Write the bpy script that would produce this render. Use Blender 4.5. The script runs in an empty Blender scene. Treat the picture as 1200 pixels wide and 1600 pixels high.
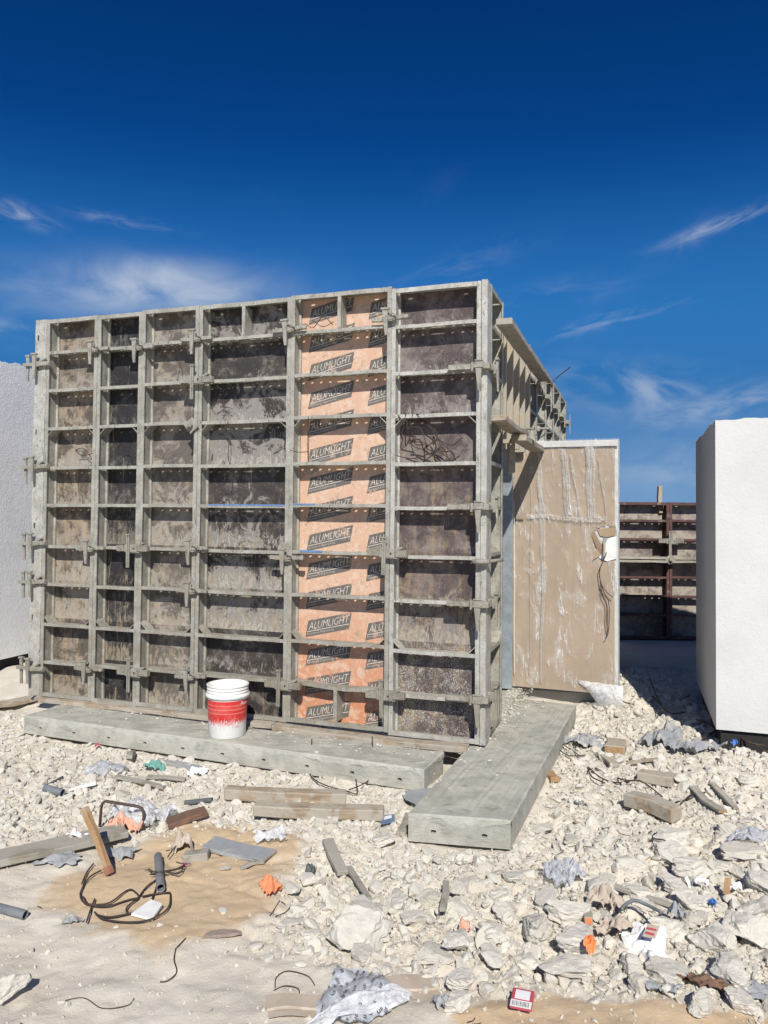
import bpy, bmesh, math, random
import numpy as np
from mathutils import Vector, Matrix, Euler
R = math.radians
scn = bpy.context.scene
col = scn.collection
rnd = random.Random(7)
rng = np.random.default_rng(7)

# ------------------------------------------------------------------ camera
EYE = 1.468
cam_d = bpy.data.cameras.new('camera'); cam = bpy.data.objects.new('camera', cam_d); col.objects.link(cam)
cam_d.sensor_fit = 'VERTICAL'; cam_d.sensor_height = 36; cam_d.sensor_width = 27
cam_d.lens = 1171.9 / 1600 * 36; cam_d.shift_y = -29.1 / 1600
cam_d.clip_start = 0.05; cam_d.clip_end = 9000
_p, _r = R(1.55), R(.51)
_F = Vector((0, math.cos(_p), math.sin(_p))); _U = Vector((0, -math.sin(_p), math.cos(_p))); _R = Vector((1, 0, 0))
rr = _R * math.cos(_r) + _U * math.sin(_r); uu = _U * math.cos(_r) - _R * math.sin(_r)
M3 = Matrix((rr, uu, -_F)).transposed()
cam.matrix_world = Matrix.Translation((0, 0, EYE)) @ M3.to_4x4()
scn.camera = cam

# ------------------------------------------------------------------ sun, sky, exposure
SUN_EL = 40.0
sd = Vector((0.045, -1, 0)).normalized() * math.cos(R(SUN_EL)) + Vector((0, 0, math.sin(R(SUN_EL))))
sl = bpy.data.lights.new('sun', 'SUN'); sl.energy = 4.4; sl.angle = R(.5); sl.color = (1, .955, .88)
so = bpy.data.objects.new('sun', sl); col.objects.link(so); so.location = (0, -10, 20)
so.rotation_euler = (-sd).to_track_quat('-Z', 'Y').to_euler()
scn.view_settings.view_transform = 'Standard'; scn.view_settings.look = 'None'
scn.view_settings.exposure = 0.24; scn.view_settings.gamma = 1; scn.view_settings.use_curve_mapping = False


class NT:
    """small helper for node trees"""
    def __init__(s, tree):
        s.t = tree; s.n = tree.nodes; s.l = tree.links
    def new(s, ty, **kw):
        n = s.n.new(ty)
        for k, v in kw.items(): setattr(n, k, v)
        return n
    def put(s, sock, v):
        if v is None: return
        if hasattr(v, 'links') or isinstance(v, bpy.types.NodeSocket): s.l.new(v, sock)
        elif isinstance(v, (tuple, list)) and len(v) == 3 and sock.type == 'RGBA': sock.default_value = (*v, 1)
        else: sock.default_value = v
    def m(s, op, a, b=None, c=None, clamp=False):
        n = s.new('ShaderNodeMath', operation=op, use_clamp=clamp)
        s.put(n.inputs[0], a); s.put(n.inputs[1], b); s.put(n.inputs[2], c)
        return n.outputs[0]
    def mix(s, f, a, b, bt='MIX'):
        n = s.new('ShaderNodeMix', data_type='RGBA', blend_type=bt)
        s.put(n.inputs['Factor'], f); s.put(n.inputs[6], a); s.put(n.inputs[7], b)
        return n.outputs[2]
    def ss(s, v, a, b):
        n = s.new('ShaderNodeMapRange', interpolation_type='SMOOTHSTEP')
        s.put(n.inputs[0], v); n.inputs[1].default_value = a; n.inputs[2].default_value = b
        return n.outputs[0]
    def noise(s, vec, scale, detail=4, rough=.55, dist=0):
        n = s.new('ShaderNodeTexNoise'); s.put(n.inputs['Vector'], vec)
        n.inputs['Scale'].default_value = scale; n.inputs['Detail'].default_value = detail
        n.inputs['Roughness'].default_value = rough; n.inputs['Distortion'].default_value = dist
        return n.outputs[0]
    def vor(s, vec, scale, feature='F1'):
        n = s.new('ShaderNodeTexVoronoi', feature=feature); s.put(n.inputs['Vector'], vec); n.inputs['Scale'].default_value = scale
        return n.outputs[0]
    def mapv(s, vec, scale=(1, 1, 1), loc=(0, 0, 0), rot=(0, 0, 0)):
        n = s.new('ShaderNodeMapping'); s.put(n.inputs[0], vec)
        n.inputs['Scale'].default_value = scale; n.inputs['Location'].default_value = loc; n.inputs['Rotation'].default_value = rot
        return n.outputs[0]
    def sep(s, vec):
        n = s.new('ShaderNodeSeparateXYZ'); s.put(n.inputs[0], vec); return n.outputs
    def bump(s, h, st, d=.01):
        n = s.new('ShaderNodeBump'); s.put(n.inputs['Height'], h); n.inputs['Strength'].default_value = st
        n.inputs['Distance'].default_value = d
        return n.outputs[0]


w = bpy.data.worlds.new('World'); scn.world = w; w.use_nodes = True
q = NT(w.node_tree); q.n.clear()
sky = q.new('ShaderNodeTexSky', sky_type='NISHITA', sun_disc=False)
sky.sun_elevation = R(SUN_EL); sky.sun_rotation = math.atan2(sd.x, sd.y); sky.altitude = 1200; sky.air_density = 1.0
sky.dust_density = .25; sky.ozone_density = 3.0
hs = q.new('ShaderNodeHueSaturation'); q.put(hs.inputs['Color'], sky.outputs[0]); hs.inputs['Saturation'].default_value = 1.22
hs.inputs['Value'].default_value = 1.0
gm = q.new('ShaderNodeGamma'); q.put(gm.inputs[0], hs.outputs[0]); gm.inputs[1].default_value = 1.6
dirv = q.new('ShaderNodeTexCoord').outputs['Generated']
nv = q.new('ShaderNodeVectorMath', operation='NORMALIZE'); q.put(nv.inputs[0], dirv)
sx, sy, sz = q.sep(nv.outputs[0])
az = q.m('ARCTAN2', sx, sy); el = q.m('ARCSINE', sz)
cl = None
def cloud(azd, eld, su, sv, rot, dens, seed, stretch=3.0, lo=.42, hi=.75, sc=9):
    """a wisp of cirrus round one direction of the sky"""
    global cl
    a = q.m('SUBTRACT', az, R(azd)); e = q.m('SUBTRACT', el, R(eld)); c, s_ = math.cos(R(rot)), math.sin(R(rot))
    u = q.m('ADD', q.m('MULTIPLY', a, c), q.m('MULTIPLY', e, s_)); v = q.m('SUBTRACT', q.m('MULTIPLY', e, c), q.m('MULTIPLY', a, s_))
    cb = q.new('ShaderNodeCombineXYZ'); q.put(cb.inputs[0], q.m('MULTIPLY', u, 1)); q.put(cb.inputs[1], q.m('MULTIPLY', v, stretch)); cb.inputs[2].default_value = seed
    n = q.noise(cb.outputs[0], sc, 7, .56, .7)
    un = q.m('DIVIDE', u, R(su)); vn = q.m('DIVIDE', v, R(sv))
    r2 = q.m('ADD', q.m('MULTIPLY', un, un), q.m('MULTIPLY', vn, vn))
    g = q.m('EXPONENT', q.m('MULTIPLY', r2, -1))
    k = q.m('MULTIPLY', q.m('MULTIPLY', q.ss(n, lo, hi), g), dens)
    cl = k if cl is None else q.m('ADD', cl, k)
cloud(-17.5, 15.8, 8.0, 1.7, 3, 0.98, 1, 1.9, 0.12, 0.80, 8)
cloud(-15.5, 17.0, 4.2, 1.0, -6, 0.39, 2, 2.2, 0.2, 0.75, 12)
cloud(-26, 19.7, 1.9, 0.55, -12, 0.39, 3, 3, 0.36, 0.7, 22)
cloud(-19.8, 20.2, 3.2, 0.35, -2, 0.23, 4, 4, 0.36, 0.7, 18)
cloud(24, 19.7, 3.2, 0.40, 14, 0.39, 5, 4, 0.34, 0.62, 20)
cloud(22.2, 19.2, 1.6, 0.7, 30, 0.20, 15, 2, 0.38, 0.7, 18)
cloud(17, 14.2, 4.5, 0.5, 12, 0.27, 6, 4, 0.38, 0.66, 15)
cloud(12.5, 16.0, 4.5, 0.9, 8, 0.17, 7, 3, 0.38, 0.7, 12)
cloud(18.5, 9.0, 5.5, 1.7, -8, 0.47, 8, 2.2, 0.36, 0.7, 11)
cloud(25, 7.8, 5.5, 1.0, 8, 0.39, 9, 3, 0.36, 0.66, 14)
cloud(21.5, 3.5, 4.5, 1.8, 0, 0.35, 10, 1.8, 0.32, 0.7, 9)
cloud(5.5, 18.2, 5, 0.9, 18, 0.12, 11, 3, 0.38, 0.7, 14)
cloud(-27, 12.5, 3, 1.2, 0, 0.23, 12, 2, 0.36, 0.7, 12)
e2 = q.m('MULTIPLY', el, 2.4)
cb = q.new('ShaderNodeCombineXYZ'); q.put(cb.inputs[0], az); q.put(cb.inputs[1], e2)
gen = q.m('MULTIPLY', q.ss(q.noise(q.mapv(cb.outputs[0], rot=(0, 0, .3)), 3.1, 8, .6, .8), .56, .85), q.m('MULTIPLY', q.ss(el, .50, .28), .07))
cl = q.m('ADD', cl, gen, clamp=True)
base = q.mix(1.0, gm.outputs[0], (.075, .34, .37), 'MULTIPLY')
base = q.mix(q.ss(el, R(27), R(9)), base, (.36, 2.0, 5.2))
base = q.mix(q.ss(el, R(10.5), R(-1)), base, (1.9, 3.7, 6.3))
skyc = q.mix(cl, base, (6.2, 6.9, 7.9))
bg = q.new('ShaderNodeBackground'); q.put(bg.inputs[0], skyc); bg.inputs[1].default_value = .076
wo = q.new('ShaderNodeOutputWorld'); q.l.new(bg.outputs[0], wo.inputs[0])

# ------------------------------------------------------------------ materials
def material(name, fn, **kw):
    m = bpy.data.materials.new(name); m.use_nodes = True
    t = NT(m.node_tree); b = m.node_tree.nodes['Principled BSDF']
    pos = t.new('ShaderNodeNewGeometry').outputs['Position']
    fn(t, b, pos, **kw)
    return m

def f_flat(t, b, pos, c=(.5, .5, .5), c2=None, rough=.7, metal=0, sc=14, bump=.25, dust=None, dustlo=.5, fine=120, trans=0, obj=False):
    if obj: pos = t.new('ShaderNodeTexCoord').outputs['Object']
    c2 = c2 or tuple(x * .7 for x in c)
    n = t.noise(pos, sc, 6, .65, .4); n2 = t.noise(pos, fine, 3, .6)
    colr = t.mix(t.ss(n, .35, .65), c, c2)
    if dust: colr = t.mix(t.ss(t.noise(t.mapv(pos, loc=(3, 8, 2)), sc * .7, 7, .7, .6), dustlo, dustlo + .16), colr, dust)
    t.put(b.inputs['Base Color'], colr); b.inputs['Roughness'].default_value = rough; b.inputs['Metallic'].default_value = metal
    h = t.m('ADD', t.m('MULTIPLY', n, .7), t.m('MULTIPLY', n2, .5))
    t.put(b.inputs['Normal'], t.bump(h, bump, .006))

def f_alu(t, b, pos, tint=(.285, .28, .24), dark=(.12, .112, .09), light=(.43, .42, .365), mud=(.27, .235, .17)):
    n = t.noise(pos, 9, 8, .68, .5); n2 = t.noise(t.mapv(pos, scale=(1, 1, .25)), 45, 5, .7, .3); n3 = t.noise(pos, 170, 3, .6)
    c = t.mix(t.ss(n, .34, .66), tint, light)
    c = t.mix(t.ss(n2, .55, .72), c, dark)
    zz = t.sep(pos)[2]
    low = t.m('MULTIPLY', t.ss(zz, 2.2, .2), t.ss(t.noise(t.mapv(pos, loc=(5, 1, 9)), 6, 6, .7), .38, .66))
    c = t.mix(t.m('MULTIPLY', low, .75), c, mud)
    c = t.mix(t.m('MULTIPLY', t.ss(n3, .55, .75), .4), c, (.60, .58, .52)); c = t.mix(t.m('MULTIPLY', t.ss(t.noise(t.mapv(pos, loc=(1, 4, 2)), 38, 8, .8, 1.4), .55, .62), .7), c, dark); c = t.mix(t.m('MULTIPLY', t.ss(t.noise(t.mapv(pos, loc=(6, 2, 8)), 12, 8, .75, 1.0), .54, .64), .55), c, (.27, .225, .155))
    t.put(b.inputs['Base Color'], c); b.inputs['Metallic'].default_value = .12; b.inputs['Roughness'].default_value = .62
    t.put(b.inputs['Normal'], t.bump(t.m('ADD', n3, t.m('MULTIPLY', n2, 1.2)), .7, .005))

def f_sheet(t, b, pos, base=(.055, .043, .045), film=(.20, .18, .165), tan=(.30, .225, .14), fa=.45, ta=.3, splat=.5, seed=0.0, lowtan=.5, streak=.6, speck=0.0, grime=.55, dk=.8):
    p = t.mapv(pos, loc=(seed, seed * 2.3, seed * .7))
    zz = t.sep(pos)[2]
    big = t.noise(p, 3.6, 8, .72, .7); mid = t.noise(p, 14, 8, .75, 1.1)
    stv = t.noise(t.mapv(p, scale=(1, 1, .085)), 24, 7, .7, .35)
    colr = t.mix(t.m('MULTIPLY', t.ss(t.m('ADD', t.m('MULTIPLY', big, .5), t.m('MULTIPLY', mid, .5)), .56 - fa * .2, .70 - fa * .2), .85), base, film)
    tm = t.m('MULTIPLY', t.ss(t.m('ADD', t.m('MULTIPLY', stv, .65), t.m('MULTIPLY', big, .35)), .60 - ta * .18, .74 - ta * .18), t.m('ADD', t.m('MULTIPLY', t.ss(zz, 2.4, 1.2), lowtan), 1 - lowtan))
    colr = t.mix(tm, colr, tan)
    colr = t.mix(t.m('MULTIPLY', t.ss(stv, .60, .68), streak * .55), colr, (.42, .40, .35))
    colr = t.mix(t.m('MULTIPLY', t.ss(stv, .40, .30), streak * .7), colr, tuple(x * .6 for x in base))
    sp = t.noise(p, 42, 6, .8, 1.8)
    colr = t.mix(t.m('MULTIPLY', t.ss(sp, .58, .66), t.m('MULTIPLY', t.ss(mid, .42, .62), splat)), colr, (.50, .48, .43))
    if speck: colr = t.mix(t.m('MULTIPLY', t.ss(t.noise(p, 110, 3, .6), .52, .60), t.m('MULTIPLY', t.ss(zz, .95, .35), speck)), colr, (.52, .52, .47))
    # cement grime: blotches, drips that gather above each rib, and spatter
    g1 = t.noise(t.mapv(p, loc=(7, 7, 7)), 6.0, 9, .72, 1.6); g2 = t.noise(t.mapv(p, scale=(1, 1, .5)), 19, 9, .78, 2.4); g3 = t.noise(p, 80, 5, .75, .6)
    g4 = t.noise(t.mapv(p, scale=(1, 1, .22), loc=(3, 9, 4)), 34, 7, .75, 1.0)
    fr = t.m('FRACT', t.m('MULTIPLY', zz, 3.303))
    cellz = t.new('ShaderNodeTexWhiteNoise', noise_dimensions='1D'); t.put(cellz.inputs['W'], t.m('ADD', t.m('FLOOR', t.m('MULTIPLY', zz, 3.303)), seed)); bay = cellz.outputs['Value']
    ledge = t.m('ADD', t.m('MULTIPLY', t.ss(fr, .55, .02), .075), t.m('MULTIPLY', t.m('SUBTRACT', bay, .45), .13))
    macro = t.noise(t.mapv(p, loc=(11, 3, 5)), 2.3, 4, .6, .8)
    colr = t.mix(t.m('MULTIPLY', t.ss(t.m('ADD', t.m('MULTIPLY', g1, .5), t.m('MULTIPLY', macro, .5)), .53, .44), dk), colr, tuple(x * .65 for x in base))
    gr = tuple(min(.5, x * .75 + .09) for x in film)
    colr = t.mix(t.m('MULTIPLY', t.ss(t.m('ADD', t.m('ADD', t.m('MULTIPLY', g1, .7), t.m('MULTIPLY', macro, .3)), ledge), .585 - .06 * grime, .64 - .06 * grime), min(1, grime * 1.3)), colr, gr)
    colr = t.mix(t.m('MULTIPLY', t.m('MULTIPLY', t.ss(zz, 2.1, .6), t.ss(t.m('ADD', g4, ledge), .56, .66)), .7), colr, (.33, .27, .185))
    colr = t.mix(t.m('MULTIPLY', t.ss(t.m('ADD', g2, ledge), .625, .67), grime * 1.1), colr, (.40, .38, .325))
    colr = t.mix(t.m('MULTIPLY', t.ss(g2, .40, .34), .6), colr, tuple(x * .5 for x in base))
    colr = t.mix(t.m('MULTIPLY', t.ss(g3, .63, .68), .5), colr, (.45, .43, .38))
    t.put(b.inputs['Base Color'], colr); b.inputs['Roughness'].default_value = .6
    t.put(b.inputs['Normal'], t.bump(t.m('ADD', sp, mid), .3, .004))

def orange_col(t, pos):
    zz = t.sep(pos)[2]
    big = t.noise(pos, 5, 7, .7, .5); mid = t.noise(pos, 17, 7, .75, .8)
    c = t.mix(t.ss(t.m('ADD', zz, t.m('MULTIPLY', big, 1.0)), 1.55, .45), (.58, .375, .26), (.53, .22, .11))
    c = t.mix(t.m('MULTIPLY', t.ss(mid, .48, .60), .6), c, (.66, .52, .41))
    c = t.mix(t.m('MULTIPLY', t.ss(t.noise(t.mapv(pos, scale=(1, 1, .12)), 20, 6, .7), .60, .72), .5), c, (.40, .25, .13))
    c = t.mix(t.ss(t.noise(t.mapv(pos, loc=(2, 0, 0)), 9, 8, .8, 1.5), .57, .63), c, (.30, .27, .20))
    c = t.mix(t.m('MULTIPLY', t.ss(t.noise(pos, 60, 4, .7), .62, .67), .8), c, (.22, .13, .08))
    return c
def f_orange(t, b, pos):
    t.put(b.inputs['Base Color'], orange_col(t, pos)); b.inputs['Roughness'].default_value = .6
    t.put(b.inputs['Normal'], t.bump(t.noise(pos, 40, 5, .7), .2, .003))
def f_print(t, b, pos, c=(.125, .115, .10), wear=.55):
    wm = t.ss(t.m('ADD', t.m('MULTIPLY', t.noise(pos, 26, 8, .78, .7), .6), t.m('MULTIPLY', t.noise(t.mapv(pos, loc=(9, 1, 3)), 7, 5, .6), .4)), wear - .03, wear + .06)
    t.put(b.inputs['Base Color'], t.mix(t.m('MULTIPLY', wm, .85), c, orange_col(t, pos))); b.inputs['Roughness'].default_value = .6

def f_wood(t, b, pos, c=(.36, .27, .175), c2=(.20, .14, .085), grey=(.36, .33, .27), g=.5, endc=None):
    ob = t.new('ShaderNodeTexCoord').outputs['Object']
    ri = t.new('ShaderNodeObjectInfo').outputs['Random']
    cb_ = t.new('ShaderNodeCombineXYZ'); t.put(cb_.inputs[0], t.m('MULTIPLY', ri, 9)); t.put(cb_.inputs[2], t.m('MULTIPLY', ri, 31))
    va = t.new('ShaderNodeVectorMath', operation='ADD'); t.put(va.inputs[0], ob); t.put(va.inputs[1], cb_.outputs[0])
    p = t.mapv(va.outputs[0], scale=(.1, 1, 1))
    gr = t.noise(p, 60, 6, .7, .6); bl = t.noise(va.outputs[0], 8, 7, .7, .4)
    colr = t.mix(t.ss(gr, .35, .68), c, c2)
    colr = t.mix(t.m('MULTIPLY', t.ss(bl, .62 - g * .3, .74 - g * .3), .85), colr, grey)
    t.put(b.inputs['Base Color'], colr); b.inputs['Roughness'].default_value = .85
    t.put(b.inputs['Normal'], t.bump(t.m('ADD', gr, t.m('MULTIPLY', t.noise(va.outputs[0], 50, 4, .6), .6)), .5, .004))

def f_stone(t, b, pos, c=(.585, .55, .475), c2=(.50, .465, .395), c3=(.62, .59, .515)):
    ob = t.new('ShaderNodeTexCoord').outputs['Object']
    ri = t.new('ShaderNodeObjectInfo').outputs['Random']
    at = t.new('ShaderNodeAttribute', attribute_name='tone').outputs['Fac']
    r = t.m('FRACT', t.m('ADD', ri, at))
    n = t.noise(pos, 22, 7, .7, .5); n2 = t.noise(pos, 130, 4, .65)
    colr = t.mix(t.ss(n, .35, .68), c, c3)
    colr = t.mix(t.m('MULTIPLY', t.ss(r, .45, .98), .8), colr, c2)
    colr = t.mix(t.ss(r, .975, .98), colr, (.33, .31, .28))
    colr = t.mix(t.m('MULTIPLY', t.ss(n2, .56, .7), .5), colr, (.40, .37, .31))
    t.put(b.inputs['Base Color'], colr); b.inputs['Roughness'].default_value = .95
    t.put(b.inputs['Normal'], t.bump(t.m('ADD', n, t.m('MULTIPLY', n2, .9)), .6, .007))

def f_ground(t, b, pos):
    sand = t.new('ShaderNodeAttribute', attribute_name='sand').outputs['Fac']
    n = t.noise(pos, 3.2, 9, .7, .4); n2 = t.noise(pos, 60, 5, .7); n3 = t.noise(pos, 240, 3, .6)
    colr = t.mix(t.ss(n, .36, .64), (.66, .605, .51), (.595, .54, .445))
    colr = t.mix(t.m('MULTIPLY', t.ss(t.noise(t.mapv(pos, loc=(4, 2, 0)), 2.1, 6, .65, .6), .50, .66), .7), colr, (.545, .50, .42))
    s2 = t.ss(t.m('ADD', sand, t.m('MULTIPLY', t.m('SUBTRACT', t.noise(pos, 4.5, 9, .75, .8), .5), 2.0)), .30, .75)
    colr = t.mix(t.m('MULTIPLY', s2, .85), colr, (.56, .405, .235))
    colr = t.mix(t.m('MULTIPLY', t.ss(n2, .55, .70), .45), colr, (.66, .61, .52))
    colr = t.mix(t.m('MULTIPLY', t.ss(n3, .60, .72), .25), colr, (.36, .325, .27))
    t.put(b.inputs['Base Color'], colr); b.inputs['Roughness'].default_value = .95
    t.put(b.inputs['Normal'], t.bump(t.m('ADD', t.m('ADD', t.m('MULTIPLY', n2, .8), t.m('MULTIPLY', n3, .5)), t.m('MULTIPLY', t.noise(pos, 22, 6, .7, .8), 1.2)), .5, .008))

def f_stucco(t, b, pos, c=(.61, .608, .585), bst=.25):
    n = t.noise(pos, 55, 5, .7); n2 = t.noise(pos, 2.2, 6, .65)
    t.put(b.inputs['Base Color'], t.mix(t.ss(n2, .4, .7), c, tuple(x * .93 for x in c))); b.inputs['Roughness'].default_value = .9
    t.put(b.inputs['Normal'], t.bump(t.m('ADD', n, t.m('MULTIPLY', t.noise(pos, 14, 4, .6), .9)), bst, .012))

def f_conc(t, b, pos, c=(.34, .335, .28), c2=(.47, .455, .39), c3=(.20, .19, .155)):
    n = t.noise(pos, 5, 8, .7, .6); n2 = t.noise(t.mapv(pos, scale=(.5, 1, 3)), 14, 6, .7, .8); n3 = t.noise(pos, 150, 3, .6)
    colr = t.mix(t.ss(n, .38, .62), c, c2); colr = t.mix(t.m('MULTIPLY', t.ss(n2, .54, .68), .7), colr, c3)
    colr = t.mix(t.m('MULTIPLY', t.ss(n2, .40, .30), .6), colr, (.52, .50, .44))
    t.put(b.inputs['Base Color'], colr); b.inputs['Roughness'].default_value = .85
    t.put(b.inputs['Normal'], t.bump(t.m('ADD', t.m('MULTIPLY', n2, 1.4), n3), .5, .006))

def f_card(t, b, pos):
    ob = t.new('ShaderNodeTexCoord').outputs['Object']
    n = t.noise(ob, 3, 5, .6); wv = t.noise(t.mapv(ob, scale=(14, 1, .3)), 5, 4, .6)
    colr = t.mix(t.ss(n, .4, .65), (.36, .265, .17), (.31, .225, .14)); 
    t.put(b.inputs['Base Color'], colr); b.inputs['Roughness'].default_value = .7

def f_film(t, b, pos, white=.36, op=.11, tint=(.85, .86, .86), tape=None):
    """clear plastic: mostly see-through, glossy, wrinkle highlights painted in as whiter creases and veils"""
    ob = t.new('ShaderNodeTexCoord').outputs['Object']
    n = t.noise(t.mapv(ob, scale=(5.5, 1, .55), rot=(0, .22, 0)), 3.2, 6, .62, .5)
    vd = t.noise(t.mapv(ob, scale=(2.2, 1, 1.1), rot=(0, .75, 0)), 4.2, 6, .62, .9)
    cr = t.m('ABSOLUTE', t.m('SUBTRACT', n, .5)); crm = t.ss(cr, .020, .0)
    crm = t.m('MULTIPLY', crm, t.ss(vd, .45, .62)); fac = t.m('ADD', t.m('MULTIPLY', crm, white * 1.5), t.m('ADD', t.m('MULTIPLY', t.ss(vd, .52, .70), white * .5), op), clamp=True)  # sheen on creases and folds is painted: film turns whiter and denser there
    out = t.n['Material Output']; tr = t.new('ShaderNodeBsdfTransparent'); mx = t.new('ShaderNodeMixShader')
    b.inputs['Base Color'].default_value = (*tint, 1); b.inputs['Roughness'].default_value = .22
    b.inputs['Specular IOR Level'].default_value = .7
    t.put(b.inputs['Normal'], t.bump(t.m('ADD', n, vd), .8, .03))
    t.put(mx.inputs[0], fac); t.l.new(tr.outputs[0], mx.inputs[1]); t.l.new(b.outputs[0], mx.inputs[2]); t.l.new(mx.outputs[0], out.inputs[0])

def f_bag(t, b, pos, c=(.72, .73, .74), op=.62):
    n = t.noise(pos, 30, 6, .7, 1.2)
    out = t.n['Material Output']; tr = t.new('ShaderNodeBsdfTransparent'); mx = t.new('ShaderNodeMixShader')
    b.inputs['Base Color'].default_value = (*c, 1); b.inputs['Roughness'].default_value = .3
    t.put(b.inputs['Normal'], t.bump(n, .8, .01))
    t.put(mx.inputs[0], t.m('ADD', t.m('MULTIPLY', t.ss(n, .4, .6), .35), op - .15, clamp=True)); t.l.new(tr.outputs[0], mx.inputs[1]); t.l.new(b.outputs[0], mx.inputs[2]); t.l.new(mx.outputs[0], out.inputs[0])

def f_bucket(t, b, pos):
    ob = t.new('ShaderNodeTexCoord').outputs['Object']; x, y, z = t.sep(ob)
    a = t.m('ARCTAN2', x, y)
    cb_ = t.new('ShaderNodeCombineXYZ'); t.put(cb_.inputs[0], t.m('MULTIPLY', a, 7)); t.put(cb_.inputs[1], t.m('MULTIPLY', z, 10))
    n = t.noise(cb_.outputs[0], 3.2, 2, .8); cb2 = t.new('ShaderNodeCombineXYZ'); t.put(cb2.inputs[0], t.m('MULTIPLY', a, 9))
    n2 = t.noise(cb2.outputs[0], 4, 1, .5)
    edge = t.m('ADD', z, t.m('MULTIPLY', t.m('SUBTRACT', t.m('ADD', t.m('MULTIPLY', n, .45), t.m('MULTIPLY', n2, .75)), .6), .30))
    red = t.m('MULTIPLY', t.ss(edge, .113, .117), t.ss(z, .2805, .2795))
    band = t.m('MULTIPLY', t.ss(t.m('SINE', t.m('MULTIPLY', z, 210)), .55, .8), t.m('MULTIPLY', t.ss(z, .16, .17), t.ss(z, .255, .245)))
    side = t.ss(a, 2.80, 2.84)
    redc = t.mix(t.m('MULTIPLY', band, .38), (.62, .035, .03), (.85, .42, .38)); redc = t.mix(t.m('MULTIPLY', t.ss(t.noise(ob, 9, 5, .6), .45, .7), .25), redc, (.7, .3, .25))
    colr = t.mix(red, (.80, .79, .76), redc)
    colr = t.mix(t.m('MULTIPLY', t.ss(t.noise(ob, 14, 7, .75), .6, .7), .35), colr, (.5, .47, .42))
    t.put(b.inputs['Base Color'], colr); b.inputs['Roughness'].default_value = .38

M = {}
M['alu'] = material('dusty_aluminium', f_alu)
M['alu2'] = material('bright_aluminium', f_alu, tint=(.37, .37, .33), light=(.52, .51, .46), mud=(.36, .33, .27))
M['clamp'] = material('cement_crusted_steel', f_alu, tint=(.25, .24, .20), dark=(.10, .09, .07), light=(.38, .365, .31), mud=(.25, .21, .155))
M['sheet1'] = material('sheet_tan_streaked', f_sheet, base=(.085, .068, .055), film=(.28, .24, .19), tan=(.38, .28, .175), fa=.85, ta=.85, splat=.5, seed=1.3, lowtan=.45, streak=.7)
M['sheet2'] = material('sheet_black', f_sheet, base=(.030, .027, .028), film=(.15, .135, .115), tan=(.30, .22, .14), fa=.2, ta=.35, splat=.9, seed=5.1, lowtan=.8, streak=.9, grime=.2, dk=1)
M['sheet3'] = material('sheet_taupe', f_sheet, base=(.12, .10, .088), film=(.31, .27, .22), tan=(.36, .29, .20), fa=.9, ta=.6, splat=.4, seed=9.7, lowtan=.6, streak=.2)
M['sheet4'] = material('sheet_mottled', f_sheet, base=(.048, .040, .036), film=(.20, .178, .15), tan=(.30, .24, .155), fa=.45, ta=.35, splat=.85, seed=14.2, lowtan=.6, streak=.6, grime=.75, dk=.9)
M['sheet6'] = material('sheet_purple_brown', f_sheet, base=(.082, .058, .058), film=(.19, .155, .14), tan=(.26, .19, .115), fa=.7, ta=.75, splat=.7, seed=22.9, lowtan=1.0, streak=.25, speck=.8, grime=.55, dk=.7)
M['sheet7'] = material('sheet_back', f_sheet, base=(.17, .13, .115), film=(.36, .32, .27), tan=(.42, .35, .26), fa=.9, ta=.6, splat=.6, seed=31.0, lowtan=0, streak=.3)
M['orange'] = material('orange_sheet', f_orange)
M['print'] = material('black_print', f_print)
M['printw'] = material('pale_print', f_print, c=(.66, .60, .53), wear=.60)
M['redsteel'] = material('red_brown_steel', f_flat, c=(.115, .048, .042), c2=(.07, .035, .03), rough=.6, dust=(.25, .20, .165), dustlo=.56)
M['wood'] = material('weathered_timber', f_wood, c=(.38, .30, .21), c2=(.24, .18, .12), grey=(.40, .365, .30), g=.7)
M['woodo'] = material('orange_timber', f_wood, c=(.40, .25, .125), c2=(.28, .165, .08), grey=(.40, .33, .24), g=.4)
M['woodg'] = material('grey_timber', f_wood, c=(.31, .28, .22), c2=(.20, .175, .135), grey=(.36, .335, .285), g=.8)
M['ply'] = material('plywood', f_wood, c=(.46, .385, .285), c2=(.34, .275, .19), grey=(.36, .335, .28), g=.65)
M['stone'] = material('limestone', f_stone)
M['stoneb'] = material('brown_stone', f_stone, c=(.30, .235, .19), c2=(.25, .20, .17), c3=(.36, .29, .24))
M['ground'] = material('chalky_ground', f_ground)
M['stucco'] = material('white_stucco', f_stucco)
M['stucco_edge'] = material('broken_stucco', f_stucco, c=(.62, .61, .58))
M['stucco_left'] = material('white_stucco_left', f_stucco, c=(.82, .81, .79), bst=.38)
M['black'] = material('bitumen', f_flat, c=(.02, .019, .018), rough=.8)
M['conc'] = material('grey_concrete', f_conc)
M['conc_light'] = material('spilled_mortar', f_conc, c=(.42, .41, .35), c2=(.52, .505, .44), c3=(.27, .26, .215))
M['conc2'] = material('wall_concrete', f_conc, c=(.34, .33, .30), c2=(.42, .41, .37))
M['steel'] = material('galvanised_steel', f_flat, c=(.50, .57, .60), c2=(.38, .44, .47), rough=.35, metal=.55, bump=.12, dust=(.5, .5, .47), dustlo=.6)
M['wire'] = material('tie_wire_rust', f_flat, c=(.045, .036, .032), c2=(.085, .055, .04), rough=.7, metal=.3)
M['rebar'] = material('rusty_rebar', f_flat, c=(.105, .072, .055), c2=(.06, .045, .038), rough=.75, metal=.2, sc=60)
M['card'] = material('cardboard', f_card)
M['card2'] = material('weathered_cardboard', f_flat, c=(.50, .42, .34), c2=(.42, .35, .27), rough=.85, obj=True)
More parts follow.
